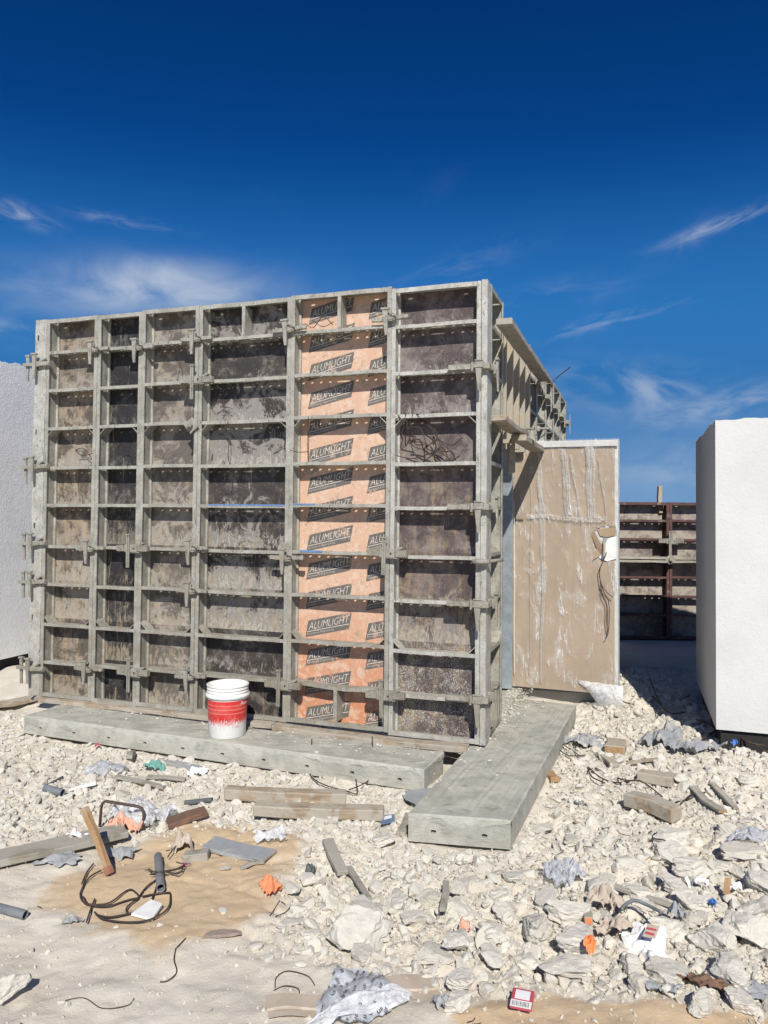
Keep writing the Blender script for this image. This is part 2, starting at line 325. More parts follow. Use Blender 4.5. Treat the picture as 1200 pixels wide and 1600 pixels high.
M['white'] = material('white_lacquer', f_flat, c=(.78, .79, .79), c2=(.70, .71, .71), rough=.45, bump=.1)
M['white_dusty'] = material('dusty_white', f_flat, c=(.62, .61, .58), c2=(.50, .50, .48), rough=.5, sc=9, dust=(.45, .42, .37), dustlo=.54)
M['paper'] = material('white_paper', f_flat, c=(.82, .82, .80), c2=(.72, .71, .68), rough=.8)
M['film'] = material('clear_film', f_film)
M['tape'] = material('cloudy_tape', f_film, white=.30, op=.40, tint=(.62, .61, .58))
M['bag'] = material('cloudy_plastic', f_bag)
M['bagc'] = material('grey_plastic', f_bag, c=(.55, .57, .62), op=.55)
M['bagw'] = material('printed_plastic', f_bag, c=(.50, .525, .56), op=.80)
M['greycloth'] = material('grey_cloth', f_flat, c=(.24, .25, .265), c2=(.31, .315, .315), rough=.85, dust=(.45, .43, .38), dustlo=.50)
M['greyboard'] = material('grey_board', f_flat, c=(.27, .29, .30), c2=(.33, .335, .33), rough=.7, dust=(.46, .43, .37), dustlo=.58)
M['slate'] = material('dark_shard', f_flat, c=(.07, .08, .08), c2=(.11, .12, .12), rough=.6)
M['orangerag'] = material('orange_cloth', f_flat, c=(.74, .26, .12), c2=(.6, .2, .09), rough=.85, dust=(.7, .45, .33), dustlo=.58)
M['salmonrag'] = material('salmon_cloth', f_flat, c=(.74, .42, .30), c2=(.62, .32, .22), rough=.85)
M['orangeplastic'] = material('orange_plastic', f_flat, c=(.85, .22, .06), c2=(.75, .2, .06), rough=.5)
M['pipe'] = material('grey_pipe', f_flat, c=(.14, .155, .165), c2=(.20, .21, .22), rough=.55, dust=(.42, .39, .34), dustlo=.58)
M['dark'] = material('dark_hollow', f_flat, c=(.02, .02, .02), rough=.9)
M['cyan'] = material('green_cloth', f_flat, c=(.16, .36, .29), c2=(.12, .28, .24), rough=.8)
M['blue'] = material('blue_plastic', f_flat, c=(.04, .13, .42), c2=(.05, .16, .45), rough=.4)
M['bluelabel'] = material('blue_label', f_flat, c=(.12, .18, .30), c2=(.16, .22, .34), rough=.5)
M['pink'] = material('magenta_plastic', f_flat, c=(.30, .05, .18), rough=.5)
M['redprint'] = material('red_print', f_flat, c=(.52, .07, .10), c2=(.45, .07, .1), rough=.5)
M['redpaint'] = material('red_paint', f_flat, c=(.36, .17, .10), rough=.6)
M['bluepaint'] = material('blue_paint', f_flat, c=(.08, .19, .42), c2=(.14, .25, .42), rough=.6, dust=(.4, .39, .35), dustlo=.54, sc=30)
M['ink'] = material('dark_ink', f_flat, c=(.10, .10, .11), rough=.6, bump=0)
M['bucket'] = material('printed_bucket', f_bucket)
M['plastic'] = material('white_plastic', f_flat, c=(.80, .79, .76), c2=(.74, .73, .70), rough=.38, bump=.1)
M['redbrown'] = material('brown_strip', f_flat, c=(.20, .11, .07), c2=(.12, .075, .05), rough=.8)


# ------------------------------------------------------------------ mesh helpers
class B:
    def __init__(s): s.v = []; s.f = []; s.mi = []
    def add(s, vs, fs, mi=0, mat=None):
        o = len(s.v)
        s.v += [tuple(mat @ Vector(v)) for v in vs] if mat else [tuple(v) for v in vs]
        s.f += [tuple(i + o for i in f) for f in fs]; s.mi += [mi] * len(fs)
        return s
    def box(s, x0, x1, y0, y1, z0, z1, mi=0, mat=None):
        return s.add([(x0, y0, z0), (x1, y0, z0), (x1, y1, z0), (x0, y1, z0), (x0, y0, z1), (x1, y0, z1), (x1, y1, z1), (x0, y1, z1)],
                     [(0, 3, 2, 1), (4, 5, 6, 7), (0, 1, 5, 4), (1, 2, 6, 5), (2, 3, 7, 6), (3, 0, 4, 7)], mi, mat)
    def prism(s, poly, a, b_, axis='z', mi=0, mat=None):
        """poly: 2D outline; axis z: (x,y) z in a..b ; y: (x,z) ; x: (y,z)"""
        n = len(poly)
        def P3(p, h): return (p[0], p[1], h) if axis == 'z' else ((p[0], h, p[1]) if axis == 'y' else (h, p[0], p[1]))
        vs = [P3(p, a) for p in poly] + [P3(p, b_) for p in poly]
        fs = [tuple(range(n)), tuple(range(2 * n - 1, n - 1, -1))] + [(i, i + n, (i + 1) % n + n, (i + 1) % n) for i in range(n)]
        return s.add(vs, fs, mi, mat)
    def tube(s, pts, r, n=6, mi=0, closed=False, mat=None):
        pts = [Vector(p) for p in pts]; m = len(pts); vs = []; up = Vector((.13, .29, .95))
        rs = r if isinstance(r, (list, tuple)) else [r] * m
        for i, p in enumerate(pts):
            d = (pts[min(i + 1, m - 1)] - pts[max(i - 1, 0)]).normalized()
            a = d.cross(up)
            if a.length < .05: a = d.cross(Vector((1, 0, 0)))
            a.normalize(); c = d.cross(a)
            for k in range(n):
                t = 2 * math.pi * k / n; vs.append(p + (a * math.cos(t) + c * math.sin(t)) * rs[i])
        fs = [(i * n + k, i * n + (k + 1) % n, (i + 1) * n + (k + 1) % n, (i + 1) * n + k) for i in range(m - 1) for k in range(n)]
        fs += [tuple(range(n - 1, -1, -1)), tuple(range((m - 1) * n, m * n))]
        return s.add(vs, fs, mi, mat)
    def lathe(s, prof, n=32, mi=0, mat=None):
        vs = []; m = len(prof)
        for r, z in prof:
            for k in range(n): vs.append((r * math.cos(2 * math.pi * k / n), r * math.sin(2 * math.pi * k / n), z))
        return s.add(vs, [(i * n + k, i * n + (k + 1) % n, (i + 1) * n + (k + 1) % n, (i + 1) * n + k) for i in range(m - 1) for k in range(n)], mi, mat)
    def plate(s, xs, holes, c, hw, O, U, V, N_, th, mi=0, cap=False, seg=8):
        """perforated plate. strip along U of cells xs[i]..xs[i+1], height -hw..hw along V; holes[i] = (rx, ry) or None; thickness th along N_"""
        O, U, V, N_ = map(Vector, (O, U, V, N_))
        P = lambda a, b_, h: O + U * a + V * b_ + N_ * h
        for i in range(len(xs) - 1):
            x0, x1 = xs[i], xs[i + 1]; h = holes[i]
            if not h:
                s.add([P(x0, -hw, 0), P(x1, -hw, 0), P(x1, hw, 0), P(x0, hw, 0)], [(0, 1, 2, 3)], mi)
                if not cap: s.add([P(x0, -hw, th), P(x1, -hw, th), P(x1, hw, th), P(x0, hw, th)], [(3, 2, 1, 0)], mi)
                continue
            xm = (x0 + x1) / 2
            out = [(x1, 0), (x1, hw), (xm, hw), (x0, hw), (x0, 0), (x0, -hw), (xm, -hw), (x1, -hw)]
            inn = [(xm + h[0] * math.copysign(abs(math.cos(k * math.pi / 4)) ** .7, math.cos(k * math.pi / 4)) if abs(math.cos(k * math.pi / 4)) > .01 else xm,
                    c + (h[1] * math.copysign(abs(math.sin(k * math.pi / 4)) ** .7, math.sin(k * math.pi / 4)) if abs(math.sin(k * math.pi / 4)) > .01 else 0)) for k in range(8)]
            vs = [P(a, b_, 0) for a, b_ in out] + [P(a, b_, 0) for a, b_ in inn] + [P(a, b_, th) for a, b_ in inn]
            fs = [(k, (k + 1) % 8, (k + 1) % 8 + 8, k + 8) for k in range(8)] + [(k + 8, (k + 1) % 8 + 8, (k + 1) % 8 + 16, k + 16) for k in range(8)]
            if cap: fs.append(tuple(range(16, 24)))
            s.add(vs, fs, mi)
            if not cap:
                vs = [P(a, b_, th) for a, b_ in out] + [P(a, b_, th) for a, b_ in inn]
                s.add(vs, [(k + 8, (k + 1) % 8 + 8, (k + 1) % 8, k) for k in range(8)], mi)
        return s
    def mesh(s, name, mats, bevel=0, smooth=False, jit=0, weld=False):
        me = bpy.data.meshes.new(name); v = s.v
        if jit: v = [(x + rnd.uniform(-jit, jit), y + rnd.uniform(-jit, jit), z + rnd.uniform(-jit, jit)) for x, y, z in v]
        me.from_pydata(v, [], s.f)
        for m in (mats if isinstance(mats, list) else [mats]): me.materials.append(m)
        me.polygons.foreach_set('material_index', s.mi)
        bm = bmesh.new(); bm.from_mesh(me)
        if weld: bmesh.ops.remove_doubles(bm, verts=bm.verts, dist=.0001)
        bmesh.ops.recalc_face_normals(bm, faces=bm.faces)
        if bevel:
            es = [e for e in bm.edges if len(e.link_faces) == 2 and e.calc_face_angle(0) > .5]
            bmesh.ops.bevel(bm, geom=es, offset=bevel, segments=1, affect='EDGES')
        bm.to_mesh(me); bm.free()
        if smooth: me.polygons.foreach_set('use_smooth', [True] * len(me.polygons))
        me.update(); return me
    def obj(s, name, mats, parent=None, **kw): return link(name, s.mesh(name, mats, **kw), parent)

def link(name, me, parent=None, loc=(0, 0, 0), rot=(0, 0, 0), sc=None):
    o = bpy.data.objects.new(name, me); col.objects.link(o); o.location = loc; o.rotation_euler = rot
    if sc: o.scale = sc
    if parent: o.parent = parent
    return o
def tag(o, label, cat, group=None, kind=None):
    if label: o['label'] = label
    if cat: o['category'] = cat
    if group: o['group'] = group
    if kind: o['kind'] = kind
    return o
def thing(name, label, cat, loc=(0, 0, 0), rotz=0, group=None):
    o = bpy.data.objects.new(name, None); col.objects.link(o); o.location = loc; o.rotation_euler = (0, 0, rotz); o.empty_display_size = .1
    return tag(o, label, cat, group)
def copy_tree(o, parent=None):
    c = o.copy(); col.objects.link(c); c.parent = parent
    for ch in list(o.children): copy_tree(ch, c)
    return c
def spline(pts, n=6):
    pts = [Vector(p) for p in pts]; out = []
    P = [pts[0]] + pts + [pts[-1]]
    for i in range(1, len(P) - 2):
        for k in range(n):
            t = k / n; a, b_, c, d = P[i - 1], P[i], P[i + 1], P[i + 2]
            out.append(.5 * ((2 * b_) + (-a + c) * t + (2 * a - 5 * b_ + 4 * c - d) * t * t + (-a + 3 * b_ - 3 * c + d) * t ** 3))
    return out + [pts[-1]]

# value noise in numpy
def vnoise(x, y, seed):
    xi = np.floor(x).astype(np.int64); yi = np.floor(y).astype(np.int64); fx = x - xi; fy = y - yi
    def h(a, b_):
        n = (a * 374761393 + b_ * 668265263 + seed * 982451653) & 0xffffffff
        n = ((n ^ (n >> 13)) * 1274126177) & 0xffffffff
        return ((n ^ (n >> 16)) & 0xffff) / 65535.0
    u = fx * fx * (3 - 2 * fx); v = fy * fy * (3 - 2 * fy)
    return (h(xi, yi) * (1 - u) + h(xi + 1, yi) * u) * (1 - v) + (h(xi, yi + 1) * (1 - u) + h(xi + 1, yi + 1) * u) * v - .5
def fbm(x, y, sc, octv, seed, rough=.5):
    r = 0; a = 1
    for i in range(octv):
        r = r + vnoise(x * sc + 17.3 * i, y * sc - 9.1 * i, seed + i) * a; sc *= 2.03; a *= rough
    return r
def sstep(v, a, b_):
    t = np.clip((v - a) / (b_ - a), 0, 1); return t * t * (3 - 2 * t)
def inpoly(x, y, poly):
    ins = np.zeros(x.shape, bool); n = len(poly)
    for i in range(n):
        x0, y0 = poly[i]; x1, y1 = poly[(i + 1) % n]
        c = ((y0 > y) != (y1 > y)) & (x < (x1 - x0) * (y - y0) / ((y1 - y0) if y1 != y0 else 1e-9) + x0)
        ins ^= c
    return ins
def polydist(x, y, poly):
    """signed distance, positive inside"""
    d = np.full(x.shape, 1e9); n = len(poly)
    for i in range(n):
        ax, ay = poly[i]; bx, by = poly[(i + 1) % n]
        ex, ey = bx - ax, by - ay; t = np.clip(((x - ax) * ex + (y - ay) * ey) / (ex * ex + ey * ey + 1e-9), 0, 1)
        d = np.minimum(d, np.hypot(x - ax - t * ex, y - ay - t * ey))
    return np.where(inpoly(x, y, poly), d, -d)

COARSE = [(-0.351, 3.776), (-0.458, 3.212), (-0.481, 2.879), (-0.220, 2.801), (0.015, 2.765), (0.168, 2.602), (0.272, 2.553), (0.565, 2.625), (0.886, 2.595), (1.281, 2.518), (2.366, 2.800), (4.860, 5.206), (3.393, 6.134), (2.338, 6.849), (1.691, 6.483), (0.637, 3.689), (0.140, 3.700), (-0.110, 3.723)]
FINE = [(-10.070, 7.926), (-4.834, 8.166), (-3.724, 7.873), (-2.877, 6.323), (-2.616, 5.756), (0.169, 4.540), (0.140, 3.700), (-0.110, 3.723), (-0.351, 3.776), (-0.886, 3.958), (-1.117, 3.835), (-1.336, 3.815), (-1.815, 3.619), (-3.362, 3.643)]
SAND = [(-1.475, 3.221), (-1.295, 3.616), (-1.117, 3.835), (-0.896, 3.999), (-0.374, 3.851), (-0.420, 3.566), (-0.458, 3.212), (-0.491, 3.013), (-0.710, 2.876), (-0.817, 2.752), (-0.989, 2.914)]
SAND2 = [(0.225, 2.503), (0.560, 2.597), (0.788, 2.560), (0.896, 2.561), (1.273, 2.502), (1.861, 2.448), (1.352, 1.786), (0.162, 1.774)]
GAP = [(1.507, 6.072), (2.116, 7.501), (2.422, 7.879), (3.349, 8.016), (3.342, 6.541), (2.460, 5.351)]
SLABA = [(-2.614, 5.524), (.251, 4.435), (.388, 4.77), (-2.48, 5.86)]
SLABB = [(.136, 3.786), (.632, 3.700), (1.53, 5.962), (1.066, 6.171)]
def cells(x, y, sc, seed):
    """broken clods: tilted flat-topped cells with cracks between"""
    X_, Y_ = x * sc, y * sc; xi = np.floor(X_).astype(np.int64); yi = np.floor(Y_).astype(np.int64)
    f1 = np.full(x.shape, 9.); f2 = np.full(x.shape, 9.); hh = np.zeros(x.shape)
    def hsh(a, b_, k):
        n = (a * 374761393 + b_ * 668265263 + (seed + k) * 982451653) & 0xffffffff
        n = ((n ^ (n >> 13)) * 1274126177) & 0xffffffff
        return ((n ^ (n >> 16)) & 0xffff) / 65535.0
    for i in (-1, 0, 1):
        for j in (-1, 0, 1):
            cx, cy = xi + i, yi + j; px, py = cx + hsh(cx, cy, 0), cy + hsh(cx, cy, 1)
            dx, dy = X_ - px, Y_ - py; d = np.hypot(dx, dy)
            h = hsh(cx, cy, 2) - .5 + dx * (hsh(cx, cy, 3) - .5) * 1.6 + dy * (hsh(cx, cy, 4) - .5) * 1.6
            n1 = d < f1; f2 = np.where(n1, f1, np.minimum(f2, d)); hh = np.where(n1, h, hh); f1 = np.where(n1, d, f1)
    return hh * .8 - 1.1 * (1 - np.clip((f2 - f1) / .22, 0, 1)) ** 2
def hz(x, y, detail=True):
    x = np.asarray(x, float); y = np.asarray(y, float)
    z = -.165 + .15 * sstep(y, 6.0, 7.5) + .09 * sstep(y, 4.0, 5.0) * sstep(x, 1.5, 2.3) * (1 - sstep(y, 6.0, 7.5))
    mx, my = (2.226, 6.774); z = z + .07 * np.exp(-((x - mx) ** 2 + (y - my) ** 2) / .10)
    z = z - .012 * np.maximum(y - 16, 0)
    if detail:
        near = (np.abs(x) < 14) & (y < 22)
        rub = np.clip(sstep(polydist(x, y, COARSE), -.12, .15) + .65 * sstep(polydist(x, y, FINE), -.1, .12) + .5 * sstep(polydist(x, y, GAP), -.2, .1), 0, 1)
        d = .04 * fbm(x, y, .9, 3, 11) + rub * (.050 * fbm(x, y, 3.2, 3, 23) + .024 * cells(x + .03 * fbm(x, y, 12, 2, 5), y + .03 * fbm(x, y, 12, 2, 6), 8.5, 3) + .013 * cells(x + .012 * fbm(x, y, 30, 2, 7), y, 23, 9) + .012 * fbm(x, y, 40, 2, 41)) + (1 - rub) * (.034 * fbm(x, y, 4.2, 4, 51) + .009 * np.abs(fbm(x, y, 15, 4, 61, .6)) + .009 * cells(x + .06 * fbm(x, y, 6, 3, 5), y + .06 * fbm(x, y, 6, 3, 6), 4.2, 13) * sstep(fbm(x, y, 1.6, 2, 88), -.05, .25))
        z = z + np.where(near, d, .25 * fbm(x, y, .05, 3, 77) * 0)
    return z
def gz(x, y): return float(hz(np.array([x]), np.array([y]))[0])

# ------------------------------------------------------------------ ground
def axis(a, b_, steps):
    out = []; v = a
    for lim, st in steps:
        while v < lim - 1e-6: out.append(v); v += st
    out.append(b_); return np.array(out)
fx = np.concatenate([-np.geomspace(4000, 4.2, 26), axis(-4.0, 4.0, [(-2.6, .04), (2.6, .017), (4.0, .04)])[:-1], np.geomspace(4.05, 4000, 26)])
fy = np.concatenate([-np.geomspace(3000, 1.0, 18), axis(-.6, 12, [(1.9, .1), (4.2, .013), (6.4, .024), (12, .08)])[:-1], np.geomspace(12.2, 6000, 26)])
X, Y = np.meshgrid(fx, fy); nx, ny = len(fx), len(fy)
Z = hz(X.ravel(), Y.ravel())
co = np.stack([X.ravel(), Y.ravel(), Z], 1)
idx = np.arange(nx * ny).reshape(ny, nx)
quads = np.stack([idx[:-1, :-1], idx[:-1, 1:], idx[1:, 1:], idx[1:, :-1]], -1).reshape(-1, 4)
def np_mesh(name, co, faces, mats, smooth=False, attrs=None):
    me = bpy.data.meshes.new(name); k = faces.shape[1]
    me.vertices.add(len(co)); me.vertices.foreach_set('co', co.astype(np.float32).ravel())
    me.loops.add(faces.size); me.loops.foreach_set('vertex_index', faces.astype(np.int32).ravel())
    me.polygons.add(len(faces)); me.polygons.foreach_set('loop_start', np.arange(0, faces.size, k, dtype=np.int32)); me.polygons.foreach_set('loop_total', np.full(len(faces), k, np.int32))
    me.polygons.foreach_set('use_smooth', np.full(len(faces), smooth))
    for m in mats: me.materials.append(m)
    me.update(calc_edges=True)
    for n_, a in (attrs or {}).items():
        at = me.attributes.new(n_, 'FLOAT', 'POINT'); at.data.foreach_set('value', a.astype(np.float32))
    return me
sandv = np.maximum(sstep(polydist(X.ravel(), Y.ravel(), SAND), -.22, .20), sstep(polydist(X.ravel(), Y.ravel(), SAND2), -.06, .08))
g = link('ground', np_mesh('ground', co, quads, [M['ground']], True, {'sand': sandv})); tag(g, None, None, kind='structure')

# ------------------------------------------------------------------ formwork
CX, CY_, YAW = .623, 4.845, R(18.81)
ca, sa = math.cos(YAW), math.sin(YAW)
def fpos(t, yin=0, z=0): return (CX - t * ca + yin * sa, CY_ + t * sa + yin * ca, z)   # front: t leftwards, yin inwards
CSX, CSY = CX + .04 * ca, CY_ - .04 * sa
def spos(s_, yin=0, z=0): return (CSX + s_ * sa - yin * ca, CSY + s_ * ca + yin * sa, z)
ROT_F, ROT_S = -YAW, math.pi / 2 - YAW
D = .12
ROWS = [2.733, 2.425, 2.127, 1.809, 1.516, 1.190, .891, .564, .274]
_rail = {}
def rail_mesh(h, mirror, m):
    key = (h, mirror, m.name)
    if key not in _rail:
        p = [(0, 0), (.030, 0), (.030, .010), (.019, .016), (.019, .098), (.032, .104), (.032, D), (0, D)]
        b = B()
        if mirror: p = [(-x, y) for x, y in p]
        segs = 12
        n = len(p); vs = []
        for i in range(segs + 1):
            jx = rnd.uniform(-.0012, .0012); jy = rnd.uniform(-.0012, .0012)
            vs += [(x + jx, y + jy, h * i / segs) for x, y in p]
        fs = [(i * n + k, i * n + (k + 1) % n, (i + 1) * n + (k + 1) % n, (i + 1) * n + k) for i in range(segs) for k in range(n)] + [tuple(range(n)), tuple(range(segs * n + n - 1, segs * n - 1, -1))]
        b.add(vs, fs)
        _rail[key] = b.mesh('side_rail', m, bevel=.0015)
    return _rail[key]
_rib = {}
def rib_mesh(wd, kind, m):
    """horizontal rib of inner length wd: lip in front, perforated web behind; kind: mid, top, bottom"""
    key = (round(wd, 3), kind, m.name)
    if key in _rib: return _rib[key]
    b = B(); y0, y1 = .004, D - .002
    lipz = {'mid': (-.012, .012), 'top': (-.030, 0), 'bottom': (0, .030)}[kind]
    segs = max(3, int(wd / .12)); vs = []
    prof = [(y0, lipz[0]), (y0, lipz[1]), (y0 + .012, lipz[1]), (y0 + .012, lipz[0])]
    for i in range(segs + 1):
        dz = rnd.uniform(-.0018, .0018); dy = rnd.uniform(-.001, .001)
        vs += [(wd * i / segs, y + dy, z + dz) for y, z in prof]
    fs = [(i * 4 + k, i * 4 + (k + 1) % 4, i * 4 + 4 + (k + 1) % 4, i * 4 + 4 + k) for i in range(segs) for k in range(4)] + [(0, 1, 2, 3), (segs * 4 + 3, segs * 4 + 2, segs * 4 + 1, segs * 4)]
    b.add(vs, fs)
    zc = {'mid': .003, 'top': -.004, 'bottom': .004}[kind]
    if kind == 'mid':
        n = max(4, int(round(wd / .070))); n -= (n % 2); st = wd / n; xs = [0]; hs_ = []
        slot = wd > .5
        i = 0
        while i < n:
            if slot and i == n // 2 - 1: xs.append(xs[-1] + 2 * st); hs_.append((.055, .008)); i += 2
            else: xs.append(xs[-1] + st); hs_.append((.0105, .009) if i not in (0, n - 1) or wd > .45 else None); i += 1
    else:
        xs = [0, wd * .08, wd * .22, wd * .78, wd * .92, wd]; hs_ = [None, (.018, .008), None, (.018, .008), None]
    ym = (y0 + .012 + y1) / 2; hw = (y1 - y0 - .012) / 2
    b.plate(xs, hs_, .012, hw, (0, ym, zc), (1, 0, 0), (0, 1, 0), (0, 0, -1), .004)
    _rib[key] = b.mesh('rib', m); return _rib[key]
def gusset_mesh(up, m):
    b = B(); L = .075
    mat = Matrix.Rotation(R(45 if up else -45), 4, 'Y')
    b.box(-.004, .100, .006, .10, -.002, .002, 0, mat)
    return b.mesh('gusset', m)
GUS = {}
def add_logos(parent_sheet, wd):
    """ALUMLIGHT prints: slanting black lozenges with pale lettering, flat print on the sheet"""
    def txt(body, size, **k):
        cu = bpy.data.curves.new('lettering', 'FONT'); cu.body = body; cu.size = size; cu.resolution_u = 2; cu.offset = -.0016
        o = bpy.data.objects.new('lettering', cu); col.objects.link(o)
        dg = bpy.context.evaluated_depsgraph_get(); me = bpy.data.meshes.new_from_object(o.evaluated_get(dg)); bpy.data.objects.remove(o)
        vs = [v.co.copy() for v in me.vertices]; fs = [tuple(p.vertices) for p in me.polygons]
        x0 = min(v.x for v in vs); x1 = max(v.x for v in vs); y0 = min(v.y for v in vs); y1 = max(v.y for v in vs)
        return [((v.x - x0) / (x1 - x0), (v.y - y0) / (y1 - y0)) for v in vs], fs
    big, bigf = txt('ALUMLIGHT', .1, off=.0012); small, smallf = txt('Formwork Engineering', .1)
    WL, HL, SL, LEAN = .333, .118, .23, .022
    def ev(u, v, x0, z0):      # u,v 0..1 in the lozenge
        return (x0 + u * WL + v * LEAN, z0 + v * HL + u * WL * SL)
    def clip_add(b, quad, y, mi, lo, hi, zlo, zhi):
        poly = quad
        for ax, lim, sgn in ((0, lo, 1), (0, hi, -1), (1, zlo, 1), (1, zhi, -1)):
            out = []
            for i in range(len(poly)):
                p, q_ = poly[i], poly[(i + 1) % len(poly)]
                dp, dq = (p[ax] - lim) * sgn, (q_[ax] - lim) * sgn
                if dp >= 0: out.append(p)
                if (dp > 0 and dq < 0) or (dp < 0 and dq > 0):
                    k = dp / (dp - dq); out.append((p[0] + (q_[0] - p[0]) * k, p[1] + (q_[1] - p[1]) * k))
            poly = out
            if len(poly) < 3: return
        b.add([(p[0], y, p[1]) for p in poly], [tuple(range(len(poly)))], mi)
    for c_ in range(2):
        for r in range(15):
            x0 = .086 + .455 * c_ + rnd.uniform(-.002, .002); z0 = -.035 + .2035 * r + .006 * c_
            b = B(); lo, hi, zlo, zhi = .02, wd - .02, .004, 2.985
            yb, yt = -.0008, -.0016
            clip_add(b, [ev(0, 0, x0, z0), ev(1, 0, x0, z0), ev(1, 1, x0, z0), ev(0, 1, x0, z0)], yb, 0, lo, hi, zlo, zhi)
            clip_add(b, [ev(.02, .30, x0, z0), ev(.985, .30, x0, z0), ev(.985, .335, x0, z0), ev(.02, .335, x0, z0)], yt, 1, lo, hi, zlo, zhi)
            for f in bigf: clip_add(b, [ev(.05 + big[i][0] * .90, .42 + big[i][1] * .44, x0, z0) for i in f], yt, 1, lo, hi, zlo, zhi)
            for f in smallf: clip_add(b, [ev(.03 + small[i][0] * .62, .07 + small[i][1] * .17, x0, z0) for i in f], yt, 1, lo, hi, zlo, zhi)
            if not b.f: continue
            me = bpy.data.meshes.new('printed_logo'); me.from_pydata(b.v, [], b.f); me.materials.append(M['print']); me.materials.append(M['printw'])
            me.polygons.foreach_set('material_index', b.mi); me.update()
            o = link('printed_logo', me, parent_sheet)

def panel(label, wd, sheet, loc, rz, m='alu', rows=ROWS, h=3.0, topdiv=False, botdiv=False, gus=True, logos=False, group='aluminium formwork panels', detail=True, name='formwork_panel', zjit=.006, bent=None):
    t = thing(name, label, 'formwork panel', loc, rz, group); mm = M[m]
    a = link('side_rail', rail_mesh(h, False, mm), t, (.001, 0, 0)); b_ = link('side_rail', rail_mesh(h, True, mm), t, (wd - .001, 0, 0))
    inner = wd - .060; x0 = .030
    link('rib', rib_mesh(inner, 'top', mm), t, (x0, 0, h)); link('rib', rib_mesh(inner, 'bottom', mm), t, (x0, 0, 0))
    for i, z in enumerate(rows):
        o = link('rib', rib_mesh(inner, 'mid', mm), t, (x0, 0, z + rnd.uniform(-zjit, zjit)))
        if bent == i:
            me = o.data.copy(); o.data = me
            for v in me.vertices: v.co.z += -.016 * math.sin(math.pi * min(1, max(0, v.co.x / inner))) + .010 * (1 - v.co.x / inner)
        if gus and i in (2, 7) and detail:
            up = (i == 7); gm_ = GUS.setdefault((up, m), gusset_mesh(up, mm)); gz_ = z + (.066 if up else -.066)
            # left gusset: from rail to rib
            link('gusset', gm_, t, (x0 - .008, 0, gz_)); r_ = link('gusset', gm_, t, (wd - x0 + .008, 0, gz_)); r_.scale = (-1, 1, 1)
    for flag, za, zb in ((topdiv, rows[0] + .012, h - .03), (botdiv, .03, rows[-1] - .012)):
        if flag: B().box(wd * .47, wd * .47 + .026, .004, D - .002, za, zb).obj('divider', mm, t, bevel=.002)
    sh = B().box(.021, wd - .021, D, D + .015, .003, h - .003).obj('face_sheet', M[sheet], t)
    if logos:
        sh.location = (0, 0, 0); hold = link('face_print', B().box(.0, .0001, 0, .0001, 0, .0001).mesh('face_print', M['print']), sh) if False else sh
        o0 = set(bpy.data.objects)
        add_logos(sh, wd)
        for ch in sh.children: ch.location = (0, D, 0)
    return t
FP = [('leftmost aluminium formwork panel, tan streaked sheet, beside the tall corner post', .498, 'sheet1', 3.531),
      ('narrowest aluminium formwork panel with the blackest sheet, second from the left', .412, 'sheet2', 3.033),
      ('aluminium formwork panel with the even taupe sheet, third from the left', .501, 'sheet3', 2.621),
      ('wide dark mottled aluminium formwork panel directly behind the white and red bucket', .753, 'sheet4', 2.120),
      ('aluminium formwork panel with the orange sheet printed ALUMLIGHT all over', .751, 'orange', 1.367),
      ('rightmost front formwork panel with purple brown sheet and a wire tangle, at the building corner', .616, 'sheet6', .616)]
dzs = [0, -.004, .004, .0, .008, -.008]
for i, (lb, wd, sh, t0) in enumerate(FP):
    p = panel(lb, wd, sh, fpos(t0, (0, .002, 0, .003, 0, .002)[i], dzs[i]), ROT_F, 'alu2' if i == 5 else 'alu', topdiv=i in (3, 4), botdiv=i in (3, 4), logos=i == 4, bent=8 if i == 4 else None)
    if i in (3, 4):
        s0, s1 = (.10, .72) if i == 3 else (.03, .20)
        B().box(s0, s1, .0015, .0038, 1.516 + .0, 1.516 + .010).obj('paint_mark', M['bluepaint'], p)
        if i == 4: B().box(.09, .26, .0015, .0038, 1.190 - .004, 1.190 + .010).obj('paint_mark', M['bluepaint'], p)
# corner posts
t = thing('corner_post', 'tall white crusted square post at the left end of the formwork', 'post', fpos(3.645), ROT_F)
b = B(); n = 14
for i in range(n): b.box(0, .106 + rnd.uniform(-.002, .002), rnd.uniform(-.003, .003), .16, 3.0 * i / n, 3.0 * (i + 1) / n + .0003)
b2 = B(); vs = []
for i in range(31):
    j = rnd.uniform(-.003, .003); k = rnd.uniform(-.003, .003); z = 3.005 * i / 30
    vs += [(0 + j, 0 + k, z), (.112 + j, 0 + k, z), (.112, .16, z), (0, .16, z)]
b2.add(vs, [(i * 4 + k, i * 4 + (k + 1) % 4, i * 4 + 4 + (k + 1) % 4, i * 4 + 4 + k) for i in range(30) for k in range(4)] + [(0, 1, 2, 3), (123, 122, 121, 120)])
b2.obj('post_body', M['alu2'], t, bevel=.002)
for z in (2.86, 2.62, 2.1, 1.35, .62): B().box(.03, .037, -.005, .002, z - .02, z + .02).obj('slot', M['dark'], t)
t = thing('corner_post', 'bright aluminium angle post at the near right corner of the formwork', 'post', fpos(.0), ROT_F)
B().box(.002, .040, -.002, .012, -.01, 2.998).box(.028, .040, .012, .134, -.01, 2.998).box(.002, .014, .012, .03, -.01, 2.998).obj('post_body', M['alu2'], t, bevel=.002)

